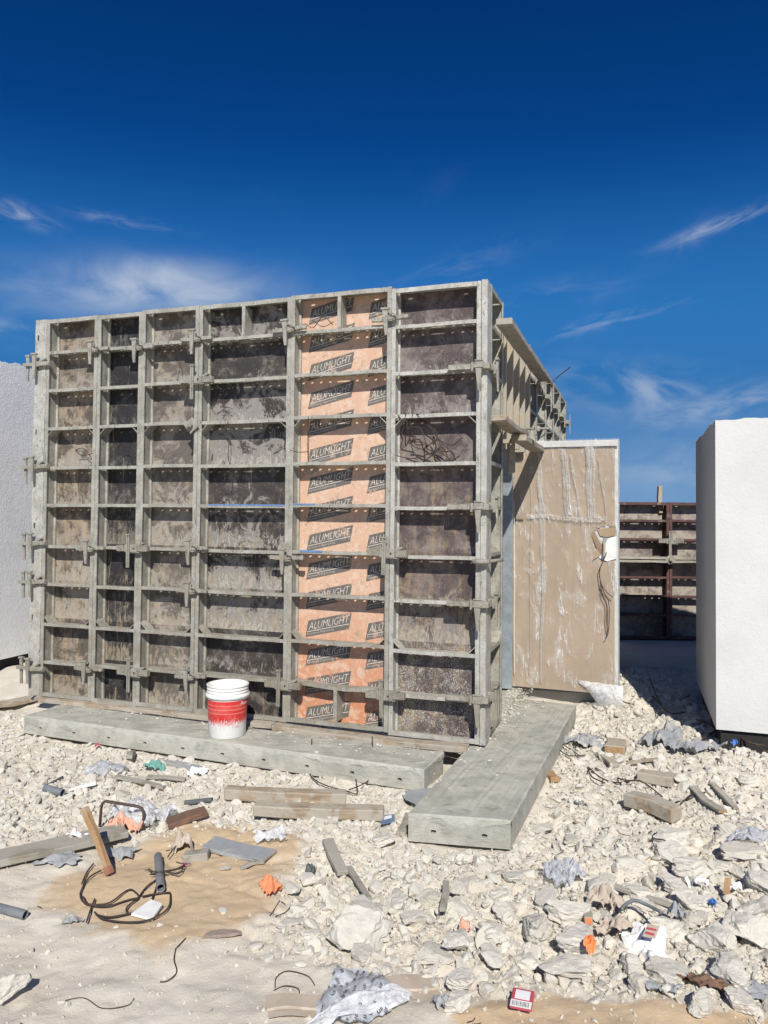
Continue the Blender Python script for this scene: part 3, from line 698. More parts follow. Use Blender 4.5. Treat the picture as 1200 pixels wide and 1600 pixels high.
# side face
SP = [('narrow side formwork panel right beside the near corner, clamp wedges hanging on it', .475, 'sheet1', .138, 'alu'),
      ('first side formwork panel beyond the timber lintel, above the wrapped door', .50, 'sheet3', 2.0, 'alu'),
      ('second side formwork panel beyond the timber lintel', .75, 'sheet4', 2.5, 'alu'),
      ('third side formwork panel beyond the timber lintel', .75, 'sheet1', 3.25, 'alu'),
      ('fourth side formwork panel beyond the timber lintel', .75, 'sheet4', 4.0, 'alu'),
      ('farthest side formwork panel at the back corner', .75, 'sheet3', 4.75, 'alu')]
for i, (lb, wd, sh, s0, m) in enumerate(SP):
    panel(lb, wd, sh, spos(s0, 0, rnd.uniform(-.008, .008)), ROT_S, m, group='aluminium formwork panels')
# concrete wall standing between the forms, door opening in the side
b = B()
def fbox(b, t0, t1, y0, y1, z0, z1):
    b.box(-t1, -t0, y0, y1, z0, z1, 0, Matrix.Translation((CX, CY_, 0)) @ Matrix.Rotation(ROT_F, 4, 'Z'))
def sbox(b, s0, s1, y0, y1, z0, z1, mi=0):
    b.box(s0, s1, y0, y1, z0, z1, mi, Matrix.Translation((CSX, CSY, 0)) @ Matrix.Rotation(ROT_S, 4, 'Z'))
fbox(b, .10, 3.53, D + .016, D + .2, -.02, 2.93)
sbox(b, .345, .60, D + .016, D + .2, -.02, 2.93); sbox(b, 2.0, 5.5, D + .016, D + .2, -.02, 2.93); sbox(b, .602, 1.998, D + .016, D + .2, 2.16, 2.93)
tag(b.obj('concrete_wall', M['conc2']), 'grey concrete wall cast behind the formwork panels, seen through the door opening', 'wall')
b = B(); sbox(b, .60, 2.0, .02, .4, -.16, -.02); tag(b.obj('door_sill', M['conc']), 'rough concrete sill of the door opening beside the front side panel', 'sill')

# timber lintel formwork over the door
t = thing('lintel_formwork', 'plywood and timber stud formwork above the door opening', 'formwork', spos(.615, 0, 2.06), ROT_S)
B().box(0, 1.38, .10, .118, 0, .92).obj('plywood_sheet', M['ply'], t)
for x in (.06, .36, .68, 1.0, 1.30): B().box(x, x + .035, -.01, .098, -.04 + rnd.uniform(-.03, .02), .80 + rnd.uniform(-.03, .05)).obj('stud', M['ply'], t, bevel=.003)
B().box(0.02, 1.3, .12, .30, -.035, -.003).obj('soffit_board', M['wood'], t, bevel=.003)

def plank(name, label, p0, p1, W, T, mat, cat='plank', roll=0, group=None, warp=.006, endm=None, extra=None):
    """board from p0 to p1 (centre line), width W, thickness T"""
    p0, p1 = Vector(p0), Vector(p1); L = (p1 - p0).length; n = max(2, int(L / .12)); vs = []
    a, c = rnd.uniform(-warp, warp) * 2, rnd.uniform(-warp, warp) * 2
    for i in range(n + 1):
        u = i / n; x = L * u; s_ = math.sin(math.pi * u); jy = lambda: rnd.uniform(-warp, warp) * .5
        ch = 0 if 0 < i < n else rnd.uniform(-.2, .2) * W
        for yy, zz in ((-W / 2, -T / 2), (W / 2, -T / 2), (W / 2, T / 2), (-W / 2, T / 2)):
            vs.append((x + (ch if yy > 0 else -ch) * .25, yy + a * s_ + jy(), zz + c * s_ + jy()))
    fs = [(i * 4 + k, i * 4 + (k + 1) % 4, i * 4 + 4 + (k + 1) % 4, i * 4 + 4 + k) for i in range(n) for k in range(4)]
    mi = [0] * len(fs); fs += [(0, 1, 2, 3), (n * 4 + 3, n * 4 + 2, n * 4 + 1, n * 4)]; mi += [1 if endm else 0] * 2
    b = B(); b.add(vs, fs); b.mi = mi
    me = b.mesh(name, [M[mat], M[endm]] if endm else M[mat], bevel=min(W, T) * .09)
    o = link(name, me); d = (p1 - p0).normalized(); yv = Vector((0, 0, 1)).cross(d)
    if yv.length < .01: yv = Vector((0, 1, 0))
    yv.normalize(); zv = d.cross(yv)
    rm = Matrix((d, yv, zv)).transposed().to_4x4() @ Matrix.Rotation(roll, 4, 'X'); o.matrix_world = Matrix.Translation(p0) @ rm
    return tag(o, label, cat, group)
def sp(s_, out, z): return spos(s_, -out, z)
plank('waler_plank', 'thick upper plank running back along the side formwork under the sky', sp(.12, .085, 2.745), sp(2.35, .09, 2.745), .11, .042, 'woodg', 'plank', group='plank walers over the door')
plank('waler_plank', 'lower plank under the studs, its sawn end beside the corner post', sp(.03, .07, 2.095), sp(1.05, .075, 2.10), .105, .036, 'wood', 'plank', group='plank walers over the door')
plank('waler_plank', 'short lower plank wired just above the top corner of the wrapped door', sp(.70, .10, 2.03), sp(1.85, .11, 2.03), .11, .045, 'wood', 'plank', group='plank walers over the door')
plank('prop_timber', 'short upright timber hanging at the door head beside the steel jamb', sp(1.15, -.03, 1.80), sp(1.15, -.03, 2.06), .10, .05, 'wood', 'timber')

# ------------------------------------------------------------------ clamps
def rough_bar(b, x0, x1, yc, zc, w_, h_, n=8, j=.0025, mi=0):
    vs = []
    for i in range(n + 1):
        for yy, zz in ((-1, -1), (1, -1), (1, 1), (-1, 1)):
            vs.append((x0 + (x1 - x0) * i / n, yc + yy * w_ / 2 + rnd.uniform(-j, j), zc + zz * h_ / 2 + rnd.uniform(-j, j)))
    fs = [(i * 4 + k, i * 4 + (k + 1) % 4, i * 4 + 4 + (k + 1) % 4, i * 4 + 4 + k) for i in range(n) for k in range(4)] + [(0, 1, 2, 3), (n * 4 + 3, n * 4 + 2, n * 4 + 1, n * 4)]
    b.add(vs, fs, mi)
def wedge(b, xc, yc, ztop, zbot, wt, wb, th=.012):
    n = 5; vs = []
    for i in range(n + 1):
        u = i / n; w_ = wt * (1 - u) + wb * u; z = ztop + (zbot - ztop) * u
        xo = .006 * u
        for yy, xx in ((-1, -1), (-1, 1), (1, 1), (1, -1)): vs.append((xc + xo + xx * w_ / 2 + rnd.uniform(-.001, .001), yc + yy * th / 2, z))
    b.add(vs, [(i * 4 + k, i * 4 + (k + 1) % 4, i * 4 + 4 + (k + 1) % 4, i * 4 + 4 + k) for i in range(n) for k in range(4)] + [(0, 1, 2, 3), (n * 4 + 3, n * 4 + 2, n * 4 + 1, n * 4)])
    b.box(xc - wt * .72, xc + wt * .72, yc - th * .95, yc + th * .95, ztop - .002, ztop + .012)
def clamp_small(mirror=False):
    t = thing('wedge_clamp', '', 'clamp'); m = M['clamp']
    b = B(); rough_bar(b, -.125, -.02, -.014, 0, .026, .026)
    for i in range(9): b.box(-.12 + i * .011, -.114 + i * .011, -.026, -.004, .010, .0165)
    b.obj('jaw', m, t, bevel=.0015)
    b = B(); rough_bar(b, .012, .135, -.014, .006, .026, .024)
    for i in range(9): b.box(.035 + i * .011, .041 + i * .011, -.026, -.004, .015, .0215)
    b.obj('jaw', m, t, bevel=.0015)
    b = B(); b.box(-.038, .022, -.034, .0, -.012, .020); b.box(-.030, .040, -.030, -.004, -.020, -.010); b.obj('clamp_body', m, t, bevel=.003)
    b = B(); wedge(b, -.022, -.040, .060, -.115, .040, .017, .014); b.obj('wedge_key', m, t, bevel=.001)
    b = B(); b.tube([(.012, -.036, .018), (.035, -.045, .030), (.055, -.04, .012), (.048, -.036, -.012), (.020, -.036, -.018), (-.01, -.034, -.02)], .0045, 6); b.obj('hook', m, t, smooth=True)
    return t
def clamp_big():
    t = thing('alignment_clamp', '', 'clamp'); m = M['clamp']
    for s0, s1, nm in ((-.135, -.045, 0), (.05, .138, 1)):
        b = B(); rough_bar(b, s0, s1, -.022, 0, .040, .042, 5, .002)
        for i in range(6): b.box(s0 + .008 + i * .014, s0 + .014 + i * .014, -.047, .0, -.024, .024)
        b.obj('ribbed_jaw', m, t, bevel=.002)
    b = B(); b.box(-.052, .056, -.050, .0, -.030, .028); b.prism([(-.01, .022), (.05, .028), (.098, .046), (.112, .040), (.10, .028), (.06, .014)], -.045, -.012, 'y')
    b.box(-.03, .075, -.046, -.02, -.036, -.028); b.obj('clamp_body', m, t, bevel=.003)
    b = B()
    for x in (-.028, .030): b.tube([(x, -.056, 0), (x, -.048, 0)], .0055, 8)
    b.obj('bolt', M['dark'], t)
    b = B(); b.box(-.030, -.020, -.062, -.052, -.145, .105); b.box(-.012, -.004, -.062, -.052, -.145, .105); b.box(-.030, -.004, -.054, -.050, -.145, .105); b.box(-.036, .002, -.066, -.046, .098, .108)
    b.obj('tension_key', m, t, bevel=.001)
    return t
def clamp_corner():
    t = thing('corner_clamp', '', 'clamp'); m = M['clamp']
    b = B(); rough_bar(b, -.20, -.035, -.018, 0, .030, .032, 7, .0015)
    for i in range(13): b.box(-.195 + i * .012, -.189 + i * .012, -.034, -.002, .013, .021)
    b.obj('ribbed_jaw', m, t, bevel=.0015)
    b = B(); b.box(-.045, -.022, -.05, .0, -.035, .025); b.box(-.022, .040, -.058, -.002, -.022, .030); b.box(.036, .075, -.045, .04, -.02, .018); b.box(-.02, .036, -.064, -.05, .028, .040)
    b.obj('clamp_body', m, t, bevel=.004)
    b = B(); wedge(b, .008, -.064, -.012, -.165, .040, .018, .012); b.obj('wedge_key', m, t, bevel=.001)
    b = B(); b.box(.052, .080, .03, .20, -.018, .012); b.box(.048, .094, .08, .125, -.035, .03)
    for i in range(8): b.box(.078, .086, .04 + i * .018, .048 + i * .018, -.016, .010)
    b.obj('side_jaw', m, t, bevel=.003)
    b = B(); wedge(b, .100, .10, .06, -.15, .018, .010, .030); b.obj('side_wedge_key', m, t, bevel=.001)
    return t
def clamp_end():
    """corner clamp at the left end: bar sticking out past the post with an outer key"""
    t = thing('corner_clamp', '', 'clamp'); m = M['clamp']
    b = B(); rough_bar(b, -.13, .02, -.016, 0, .026, .024); b.obj('jaw', m, t, bevel=.0015)
    b = B(); rough_bar(b, .03, .125, -.018, .004, .034, .034); b.tube([(.12, -.018, .004), (.14, -.018, .004)], .022, 10); b.obj('jaw', m, t, bevel=.002)
    b = B(); b.box(-.02, .045, -.038, .0, -.018, .022); b.prism([(.02, .018), (.09, .05), (.10, .042), (.05, .012)], -.03, -.01, 'y'); b.obj('clamp_body', m, t, bevel=.003)
    b = B(); wedge(b, .0, -.045, .075, -.115, .036, .020, .014); b.obj('wedge_key', m, t, bevel=.001)
    b = B(); wedge(b, -.105, .0, .070, -.13, .030, .018, .014); b.obj('outer_wedge_key', m, t, bevel=.001)
    return t
def place(proto, used, pos, label, group, rz=ROT_F, rx=0, ry=0):
    o = proto if not used else copy_tree(proto)
    o.location = pos; o.rotation_euler = (rx, ry, rz); o['label'] = label; o['group'] = group
    return o
gA, gB_, gC, gD = 'wedge clamps on the formwork seams', 'ribbed alignment clamps on the formwork', 'corner clamps at the near right post', 'corner clamps at the left end post'
A = [(3.050, 2.722, 'wedge clamp on the top row, left edge of the blackest panel'), (2.640, 2.712, 'wedge clamp on the top row, between the blackest panel and the taupe panel'),
     (2.135, 2.745, 'wedge clamp on the top row, between the taupe panel and the wide mottled panel'), (1.375, 2.762, 'wedge clamp on the top row at the left edge of the orange panel'),
     (.625, 2.783, 'wedge clamp on the top row at the right edge of the orange panel'), (3.055, 1.175, 'wedge clamp at mid height at the left edge of the blackest panel'),
     (2.142, 1.195, 'upper of two wedge clamps at mid height beside the taupe panel'), (2.142, .888, 'lower of two wedge clamps at mid height beside the taupe panel'),
     (1.375, 1.150, 'wedge clamp at mid height at the left edge of the orange panel'), (3.050, .250, 'wedge clamp near the ground at the left edge of the blackest panel'),
     (2.142, .262, 'wedge clamp near the ground just left of the bucket')]
pr = clamp_small()
for i, (t_, z, lb) in enumerate(A): place(pr, i > 0, fpos(t_, 0, z), lb, gA, ry=rnd.uniform(-.04, .04))
Bc = [(2.120, 2.440, 'ribbed clamp with hanging key in the third row, at the edge of the taupe panel'), (.620, 1.205, 'ribbed clamp at mid height on the right edge of the orange panel'),
      (1.385, .268, 'ribbed clamp near the ground on the left edge of the orange panel'), (.630, .262, 'ribbed clamp near the ground on the right edge of the orange panel'),
      (2.655, 1.190, 'ribbed clamp at mid height at the right edge of the blackest panel'), (2.630, .262, 'ribbed clamp near the ground at the right edge of the blackest panel')]
pr = clamp_big()
for i, (t_, z, lb) in enumerate(Bc): place(pr, i > 0, fpos(t_, 0, z), lb, gB_, ry=rnd.uniform(-.03, .03))
pr = clamp_corner()
for i, (z, lb) in enumerate([(2.425, 'topmost corner clamp on the near right post'), (1.516, 'second corner clamp down on the near right post, at the blue paint line level'),
                             (.891, 'third corner clamp down on the near right post'), (.285, 'lowest corner clamp on the near right post, near the ground')]):
    place(pr, i > 0, fpos(.012, 0, z), lb, gC)
pr = clamp_end()
for i, (z, lb) in enumerate([(2.640, 'topmost corner clamp sticking out past the left end post'), (1.815, 'second corner clamp down on the left end post'),
                             (1.205, 'ribbed corner clamp at mid height on the left end post'), (.900, 'corner clamp just below mid height on the left end post'), (.215, 'lowest corner clamp on the left end post')]):
    place(pr, i > 0, fpos(3.61, 0, z), lb, gD, ry=rnd.uniform(-.05, .05))
t = thing('tie_collar', 'round plate collar on the near right post at mid height', 'collar', fpos(-.01, 0, 1.165), ROT_F)
B().lathe([(0.001, .018), (.045, .018), (.062, .010), (.062, -.006), (.040, -.02), (.001, -.02)], 16, 0, Matrix.Translation((0, -.01, 0))).obj('plate', M['clamp'], t, bevel=.002)
B().tube([(.03, -.01, 0), (.12, .10, .01)], .012, 8).obj('rod', M['clamp'], t, smooth=True)
t = thing('tie_plate_nut', 'diamond shaped plate nut on the post beside the taupe panel', 'plate nut', fpos(2.16, -.012, 2.105), ROT_F)
B().box(-.045, .045, -.012, .0, -.045, .045, 0, Matrix.Rotation(R(50), 4, 'Y')).obj('plate', M['clamp'], t, bevel=.003)
B().prism([(.022 * math.cos(k * math.pi / 3), .022 * math.sin(k * math.pi / 3)) for k in range(6)], -.04, -.012, 'y').tube([(0, -.075, -.02), (0, 0, 0)], .009, 8).obj('nut', M['clamp'], t, bevel=.002)
# side face clamps under the far panels
for i, (s_, z) in enumerate([(2.48, 2.72), (3.24, 2.70), (3.99, 2.70), (4.74, 2.70), (5.48, 2.70)]):
    o = copy_tree([x for x in bpy.data.objects if x.name == 'alignment_clamp'][0]); o.location = sp(s_, 0, z); o.rotation_euler = (0, 0, ROT_S); o['group'] = 'clamps on the far side panels'
    o['label'] = ['clamp on the side formwork under the end of the upper plank', 'second clamp back along the side formwork against the sky', 'third clamp back along the side formwork against the sky', 'fourth clamp back along the side formwork against the sky', 'farthest clamp, at the back corner of the side formwork above the door'][i]
for z, lb in ((2.0, 'steel tie rod with nuts sticking out beside the lower plank'), (2.62, 'thin wire stub sticking up behind the upper plank')):
    if z < 2.5:
        t = thing('tie_rod', lb, 'rod', sp(.93, .17, z + .12), ROT_S)
        B().tube([(0, .1, 0), (0, -.12, 0)], .009, 8).obj('rod', M['clamp'], t, smooth=True)
        B().box(-.03, .03, -.03, -.018, -.05, .05).box(-.018, .018, -.055, -.03, -.02, .02).obj('nut', M['clamp'], t, bevel=.003)
    else:
        tag(B().tube(spline([sp(2.6, .12, 2.72), sp(2.65, .16, 2.80), sp(2.62, .30, 2.90)]), .005, 5).obj('wire_stub', M['wire']), lb, 'wire')

# tie wires on the formwork
def wire(label, pts, r=.0028, name='tie_wire', mat='wire', group=None, cat='wire', n=5):
    return tag(B().tube(spline(pts, n), r, 5).obj(name, M[mat], smooth=True), label, cat, group)
def wires(label, lists, r=.0028, name='tie_wire', mat='wire', cat='wire', group=None):
    b = B()
    for p in lists: b.tube(spline(p, 5), r, 5)
    return tag(b.obj(name, M[mat], smooth=True), label, cat, group)
def F(t_, out, z): return fpos(t_, -out, z)
r2 = random.Random(3)
L_ = []
for k in range(4):
    t0 = .56 - .05 * k; p = [F(t0, .012, 2.13)]
    for j in range(9): p.append(F(t0 - .03 * j + r2.uniform(-.05, .05), r2.uniform(-.06, -.005), 2.08 - .035 * j + r2.uniform(-.05, .05)))
    L_.append(p)
L_.append([F(.50, -.01, 1.95), F(.4, -.03, 1.90), F(.3, -.02, 1.96), F(.2, -.01, 1.92), F(.12, .0, 1.97)])
L_.append([F(.58, -.02, 1.86), F(.46, -.03, 1.84), F(.3, -.02, 1.88), F(.22, 0, 1.84), F(.19, -.02, 1.80)])
L_.append([F(.33, -.02, 2.02), F(.24, 0, 1.92), F(.18, -.01, 1.86), F(.19, -.02, 1.81)])
wires('big tangle of dark tie wire on the rightmost purple brown panel', L_, .0036)
wires('small knot of tie wire in the top bay of the orange panel', [[F(1.31, -.02, 2.76), F(1.26, .0, 2.80), F(1.2, -.01, 2.77), F(1.12, .0, 2.84), F(1.05, -.01, 2.78)], [F(1.2, 0, 2.82), F(1.12, 0, 2.77), F(1.04, 0, 2.80)]])
wires('tie wire hanging in the fourth bay at the left side of the orange panel', [[F(1.22, .01, 2.14), F(1.235, -.02, 2.0), F(1.235, -.03, 1.84), F(1.225, -.03, 1.80)], [F(1.36, .0, 1.91), F(1.3, -.01, 1.895), F(1.24, -.03, 1.90)]])
wires('tie wire hanging in the fourth bay of the wide mottled panel', [[F(1.86, .01, 2.13), F(1.865, -.02, 2.0), F(1.875, -.03, 1.87), F(1.85, -.02, 1.80), F(1.86, -.03, 1.70)]])
wires('thin curved wire in the second bay of the taupe panel', [[F(2.32, .01, 2.73), F(2.30, -.03, 2.62), F(2.31, -.04, 2.52), F(2.325, -.03, 2.44)]], .002)
wires('scribbled wire in the fourth bay of the leftmost panel', [[F(3.30, -.05, 2.02), F(3.22, -.03, 1.99), F(3.14, -.05, 2.01), F(3.08, -.03, 1.93), F(3.16, -.04, 1.90), F(3.06, -.03, 1.86)], [F(3.26, -.04, 1.95), F(3.17, -.03, 1.96), F(3.10, -.04, 1.88)]])
wires('looped wire hanging in the fourth bay of the blackest panel', [[F(2.85, .01, 2.13), F(2.875, -.01, 2.04), F(2.86, -.03, 1.97), F(2.80, -.03, 1.99), F(2.75, -.03, 1.97)]], .002)

# timbers below the forms
plank('base_board', 'thin board under the left half of the formwork', F(3.50, .0, -.022), F(1.45, .01, -.022), .10, .032, 'wood', 'board', group='boards under the formwork')
plank('base_board', 'thin board under the orange and rightmost panels', F(1.44, .025, -.024), F(.06, .045, -.024), .10, .036, 'wood', 'board', group='boards under the formwork')
plank('base_board', 'pale board lying along the foot of the side formwork', sp(-.12, .10, -.055), sp(1.3, .12, -.05), .10, .04, 'ply', 'board', group='boards under the formwork')
plank('base_board', 'short orange board end poking out below the near corner', sp(-.02, .25, -.05), sp(-.12, -.05, -.055), .09, .035, 'woodo', 'board')

# ------------------------------------------------------------------ concrete slabs with side holes
def slab(label, pts, ztop, th, nside, nend):
    """pts: front-left, front-right, back-right, back-left on plan. front and right side carry oval holes"""
    P = [Vector((*p, 0)) for p in pts]; b = B(); r3 = random.Random(int(abs(ztop * 1000)) + nside)
    def side(a, c, n, seedy):
        d = (c - a); L = d.length; d.normalize(); inward = Vector((0, 0, 1)).cross(d)
        if n: 
            st = L / n; xs = [0]; hs_ = []
            for i in range(n):
                xs += [st * i + st / 2 - .03, st * i + st / 2 + .03, st * (i + 1)]; hs_ += [None, (.015, .0095), None]
            b.plate(xs, hs_, -.012, th / 2, a + Vector((0, 0, ztop - th / 2)), d, (0, 0, 1), inward, .08, 0, True)
        else:
            b.add([a + Vector((0, 0, ztop - th)), c + Vector((0, 0, ztop - th)), c + Vector((0, 0, ztop)), a + Vector((0, 0, ztop))], [(0, 1, 2, 3)])
    side(P[0], P[1], nside, 0); side(P[1], P[2], nend, 1); side(P[2], P[3], 0, 2); side(P[3], P[0], 0, 3)
    n = 26; m_ = 8; vs = []
    for i in range(n + 1):
        for j in range(m_ + 1):
            u, v = i / n, j / m_; p = (P[0] * (1 - u) + P[1] * u) * (1 - v) + (P[3] * (1 - u) + P[2] * u) * v
            e = 0 if i in (0, n) or j in (0, m_) else r3.uniform(-.0015, .003)
            vs.append((p.x, p.y, ztop + e))
    b.add(vs, [(i * (m_ + 1) + j, (i + 1) * (m_ + 1) + j, (i + 1) * (m_ + 1) + j + 1, i * (m_ + 1) + j + 1) for i in range(n) for j in range(m_)])
    b.add([(p.x, p.y, ztop - th) for p in P], [(3, 2, 1, 0)])
    o = b.obj('concrete_slab', M['conc']); return tag(o, label, 'slab', 'long precast concrete slabs')
slab('long concrete slab lying along the foot of the front formwork, bucket standing on it', SLABA, -.032, .125, 10, 1)
slab('wide concrete slab pointing towards the viewer at the right of the formwork corner', SLABB, -.028, .135, 2, 0)
for lb_, pa, pb, ztop in (('mortar crust', SLABA[0], SLABA[1], -.032), ('mortar crust', SLABB[1], SLABB[2], -.028), ('mortar crust', SLABB[0], SLABB[1], -.028), ('mortar crust', SLABA[1], SLABA[2], -.032)):
    # uneven lip of spilled mortar along the upper edges
    par = [x for x in bpy.data.objects if x.name.startswith('concrete_slab')][0 if pa in SLABA else 1]
    Lc = math.hypot(pb[0] - pa[0], pb[1] - pa[1]); n = int(Lc / .02); vs = []; dx, dy = (pb[0] - pa[0]) / Lc, (pb[1] - pa[1]) / Lc; nx_, ny_ = dy, -dx
    for i in range(n + 1):
        s_ = Lc * i / n; x, y = pa[0] + dx * s_, pa[1] + dy * s_
        k1 = .35 + 1.1 * float(fbm(np.array([s_]), np.array([ztop * 50 + dx * 9]), 4.1, 6, 300, .7)[0]); k2 = .3 + 1.2 * float(fbm(np.array([s_]), np.array([7. + dx]), 6.1, 6, 310, .7)[0])
        o1 = .008 * max(.05, k1); dn = .012 + .045 * max(0, k2); ins_ = .02 + .05 * max(0, k1)
        for a_, z_ in ((-ins_, .0002), (-.006, .003 + .004 * max(0, k1)), (o1 * .8, .001 - .002 * k1), (o1, -dn * .6), (.0005, -dn)): vs.append((x + nx_ * a_, y + ny_ * a_, ztop + z_))
    bb = B(); bb.add(vs, [(i * 5 + k, i * 5 + 5 + k, i * 5 + 6 + k, i * 5 + 1 + k) for i in range(n) for k in range(4)]); bb.obj('mortar_crust', M['conc_light' if bb.v[0][0] < -1.5 or dx > .9 else 'conc'], par, smooth=False)
b = B(); b.box(-.62, .40, -.0, .5, -.15, 0); o = b.obj('door_step', M['conc2'], bevel=.01); o.location = (1.44, 6.50, -.035); o.rotation_euler = (0, 0, R(-14)); tag(o, 'concrete step in the shadow under the wrapped door', 'step')

# ------------------------------------------------------------------ door
HX, HY = 1.10, 6.497; EX, EY = 1.936, 6.195; DW = math.hypot(EX - HX, EY - HY); drot = math.atan2(EY - HY, EX - HX)
door = thing('wrapped_door', 'new door leaf wrapped in brown cardboard and clear plastic, standing open', 'door', (HX, HY, .0), drot)
H_ = 2.10
B().box(.0, DW, .0, .042, .004, H_).obj('door_leaf', M['white_dusty'], door, bevel=.002)
B().box(DW + .0005, DW + .010, -.004, .018, .0, H_ + .004).box(DW + .0005, DW + .008, .028, .046, .0, H_ + .004).obj('edge_trim', M['steel'], door, bevel=.001)
def wavy(nx_, nz_, w_, h_, f):
    vs = [(w_ * i / nx_, f(w_ * i / nx_, h_ * j / nz_), h_ * j / nz_) for j in range(nz_ + 1) for i in range(nx_ + 1)]
    fs = [(j * (nx_ + 1) + i, j * (nx_ + 1) + i + 1, (j + 1) * (nx_ + 1) + i + 1, (j + 1) * (nx_ + 1) + i) for j in range(nz_) for i in range(nx_)]
    return vs, fs
# cardboard, leaving the white edge at right and top, with the torn hole near the handle
HOLE = [(.675, 1.31), (.72, 1.36), (.80, 1.385), (.868, 1.38), (.868, 1.10), (.78, 1.085), (.745, 1.10), (.73, 1.12), (.70, 1.20)]
def cardf(x, z): return -.006 - .002 * math.sin(x * 3 + z * 2) ** 2
vs, fs = wavy(60, 140, DW - .028, H_ - .05, cardf)
arr = np.array(vs); fc = np.array([[sum(vs[i][0] for i in f) / 4, sum(vs[i][2] for i in f) / 4] for f in fs])
keep = ~inpoly(fc[:, 0], fc[:, 1], HOLE)
b = B(); b.add(vs, [f for f, k in zip(fs, keep) if k]); b.obj('cardboard_cover', M['card'], door, smooth=True)
# white paper and brown flap inside the tear
b = B(); b.add([(.735, -.012, 1.12), (.80, -.016, 1.09), (.876, -.014, 1.115), (.876, -.02, 1.30), (.82, -.018, 1.285), (.775, -.022, 1.22)], [(0, 1, 2, 5), (5, 2, 3, 4)]).obj('torn_paper', M['paper'], door)
b = B(); b.add([(.675, -.014, 1.31), (.70, -.02, 1.34), (.775, -.035, 1.19), (.75, -.015, 1.14), (.69, -.03, 1.10), (.72, -.02, 1.20)], [(0, 1, 2, 5), (5, 2, 3, 4)]).obj('torn_flap', M['card'], door)
b = B(); b.add([(.72, -.008, 1.355), (.868, -.008, 1.378), (.868, -.010, 1.305), (.80, -.012, 1.29), (.745, -.012, 1.30)], [(0, 1, 2, 3, 4)]).obj('torn_flap', M['card'], door)
hd = B().box(.772, .790, -.060, -.045, 1.13, 1.27).box(.774, .788, -.045, .0, 1.25, 1.268).obj('handle', M['ply'], door, bevel=.003)
B().box(.768, .796, -.004, .0, 1.12, 1.29).obj('handle_plate', M['steel'], door)
# plastic film
_gx, _gz = np.meshgrid(np.linspace(0, 1, 161), np.linspace(-.1, 2.3, 361))
_u, _v = _gx * 1.0 + _gz * .42, _gz * 1.0 - _gx * .42
_fg = (.011 * np.abs(fbm((_u * 2.2).ravel(), (_v * .75).ravel(), 2.4, 4, 401, .55)) + .006 * np.abs(fbm((_u * .9).ravel(), (_v * 2.4).ravel(), 3.0, 4, 411, .6)) + .006 * np.abs(fbm((_gx * 6).ravel(), (_gz * .5).ravel(), 2.0, 3, 421, .5))).reshape(_gx.shape)
def filmf(x, z):
    return -.016 - float(_fg[min(360, max(0, int(round((z + .1) / 2.4 * 360)))), min(160, max(0, int(round(x * 160))))])
vs, fs = wavy(142, 315, DW + .004, H_ + .01, filmf)
fc = np.array([[sum(vs[i][0] for i in f) / 4, sum(vs[i][2] for i in f) / 4] for f in fs]); keep = ~inpoly(fc[:, 0], fc[:, 1], HOLE)
b = B(); b.add(vs, [f for f, k in zip(fs, keep) if k]); b.obj('plastic_wrap', M['film'], door, smooth=True)
# crumpled tape streaks
r4 = random.Random(12)
def tape(x0, x1, z0, z1, w0, w1, label=None):
    n = 46; b = B(); vs = []
    for i in range(n + 1):
        u = i / n; xc = x0 + (x1 - x0) * u + .004 * math.sin(u * 9 + x0 * 30); z = z0 + (z1 - z0) * u; w_ = (w0 + (w1 - w0) * u) * (1 + .22 * math.sin(u * 23 + x0 * 50) * math.sin(u * 11) + .12 * r4.uniform(-1, 1))
        for k in range(5): vs.append((xc + (k / 4 - .5) * w_, filmf(xc, z) - .007 - .004 * (k % 2) - r4.uniform(0, .0025), z))
    b.add(vs, [(i * 5 + k, i * 5 + k + 1, i * 5 + 5 + k + 1, i * 5 + 5 + k) for i in range(n) for k in range(4)])
    b.obj('tape_streak', M['tape'], door, smooth=False)
tape(.26, .285, .05, 1.05, .014, .030); tape(.285, .265, 1.0, 1.52, .034, .052); tape(.265, .235, 1.50, 2.06, .050, .028)
tape(.18, .165, 1.45, 2.02, .008, .012); tape(.47, .445, 1.46, 2.03, .018, .050); tape(.50, .47, 1.47, 1.97, .030, .026); tape(.585, .505, 1.46, 1.98, .012, .022)
tape(.655, .66, 1.45, 2.05, .032, .060); tape(.69, .665, 1.46, 2.04, .030, .075); tape(.80, .73, 1.44, 1.95, .010, .014)
tape(.17, .175, .1, 1.4, .004, .006)
# horizontal crumple line
n = 60; vs = []
for i in range(n + 1):
    u = i / n; x = .14 + .66 * u; z = 1.455 + .008 * math.sin(u * 7) - .02 * u
    for k in range(4): vs.append((x, filmf(x, z) - .008 - r4.uniform(0, .009), z + (k - 1.5) * .010 * (1 + r4.uniform(-.4, .9))))
B().add(vs, [(i * 4 + k, i * 4 + 4 + k, i * 4 + 4 + k + 1, i * 4 + k + 1) for i in range(n) for k in range(3)]).obj('tape_streak', M['tape'], door)
B().box(.02, DW, -.027, -.0255, H_ - .055, H_ - .008).obj('top_tape', M['white_dusty'], door)
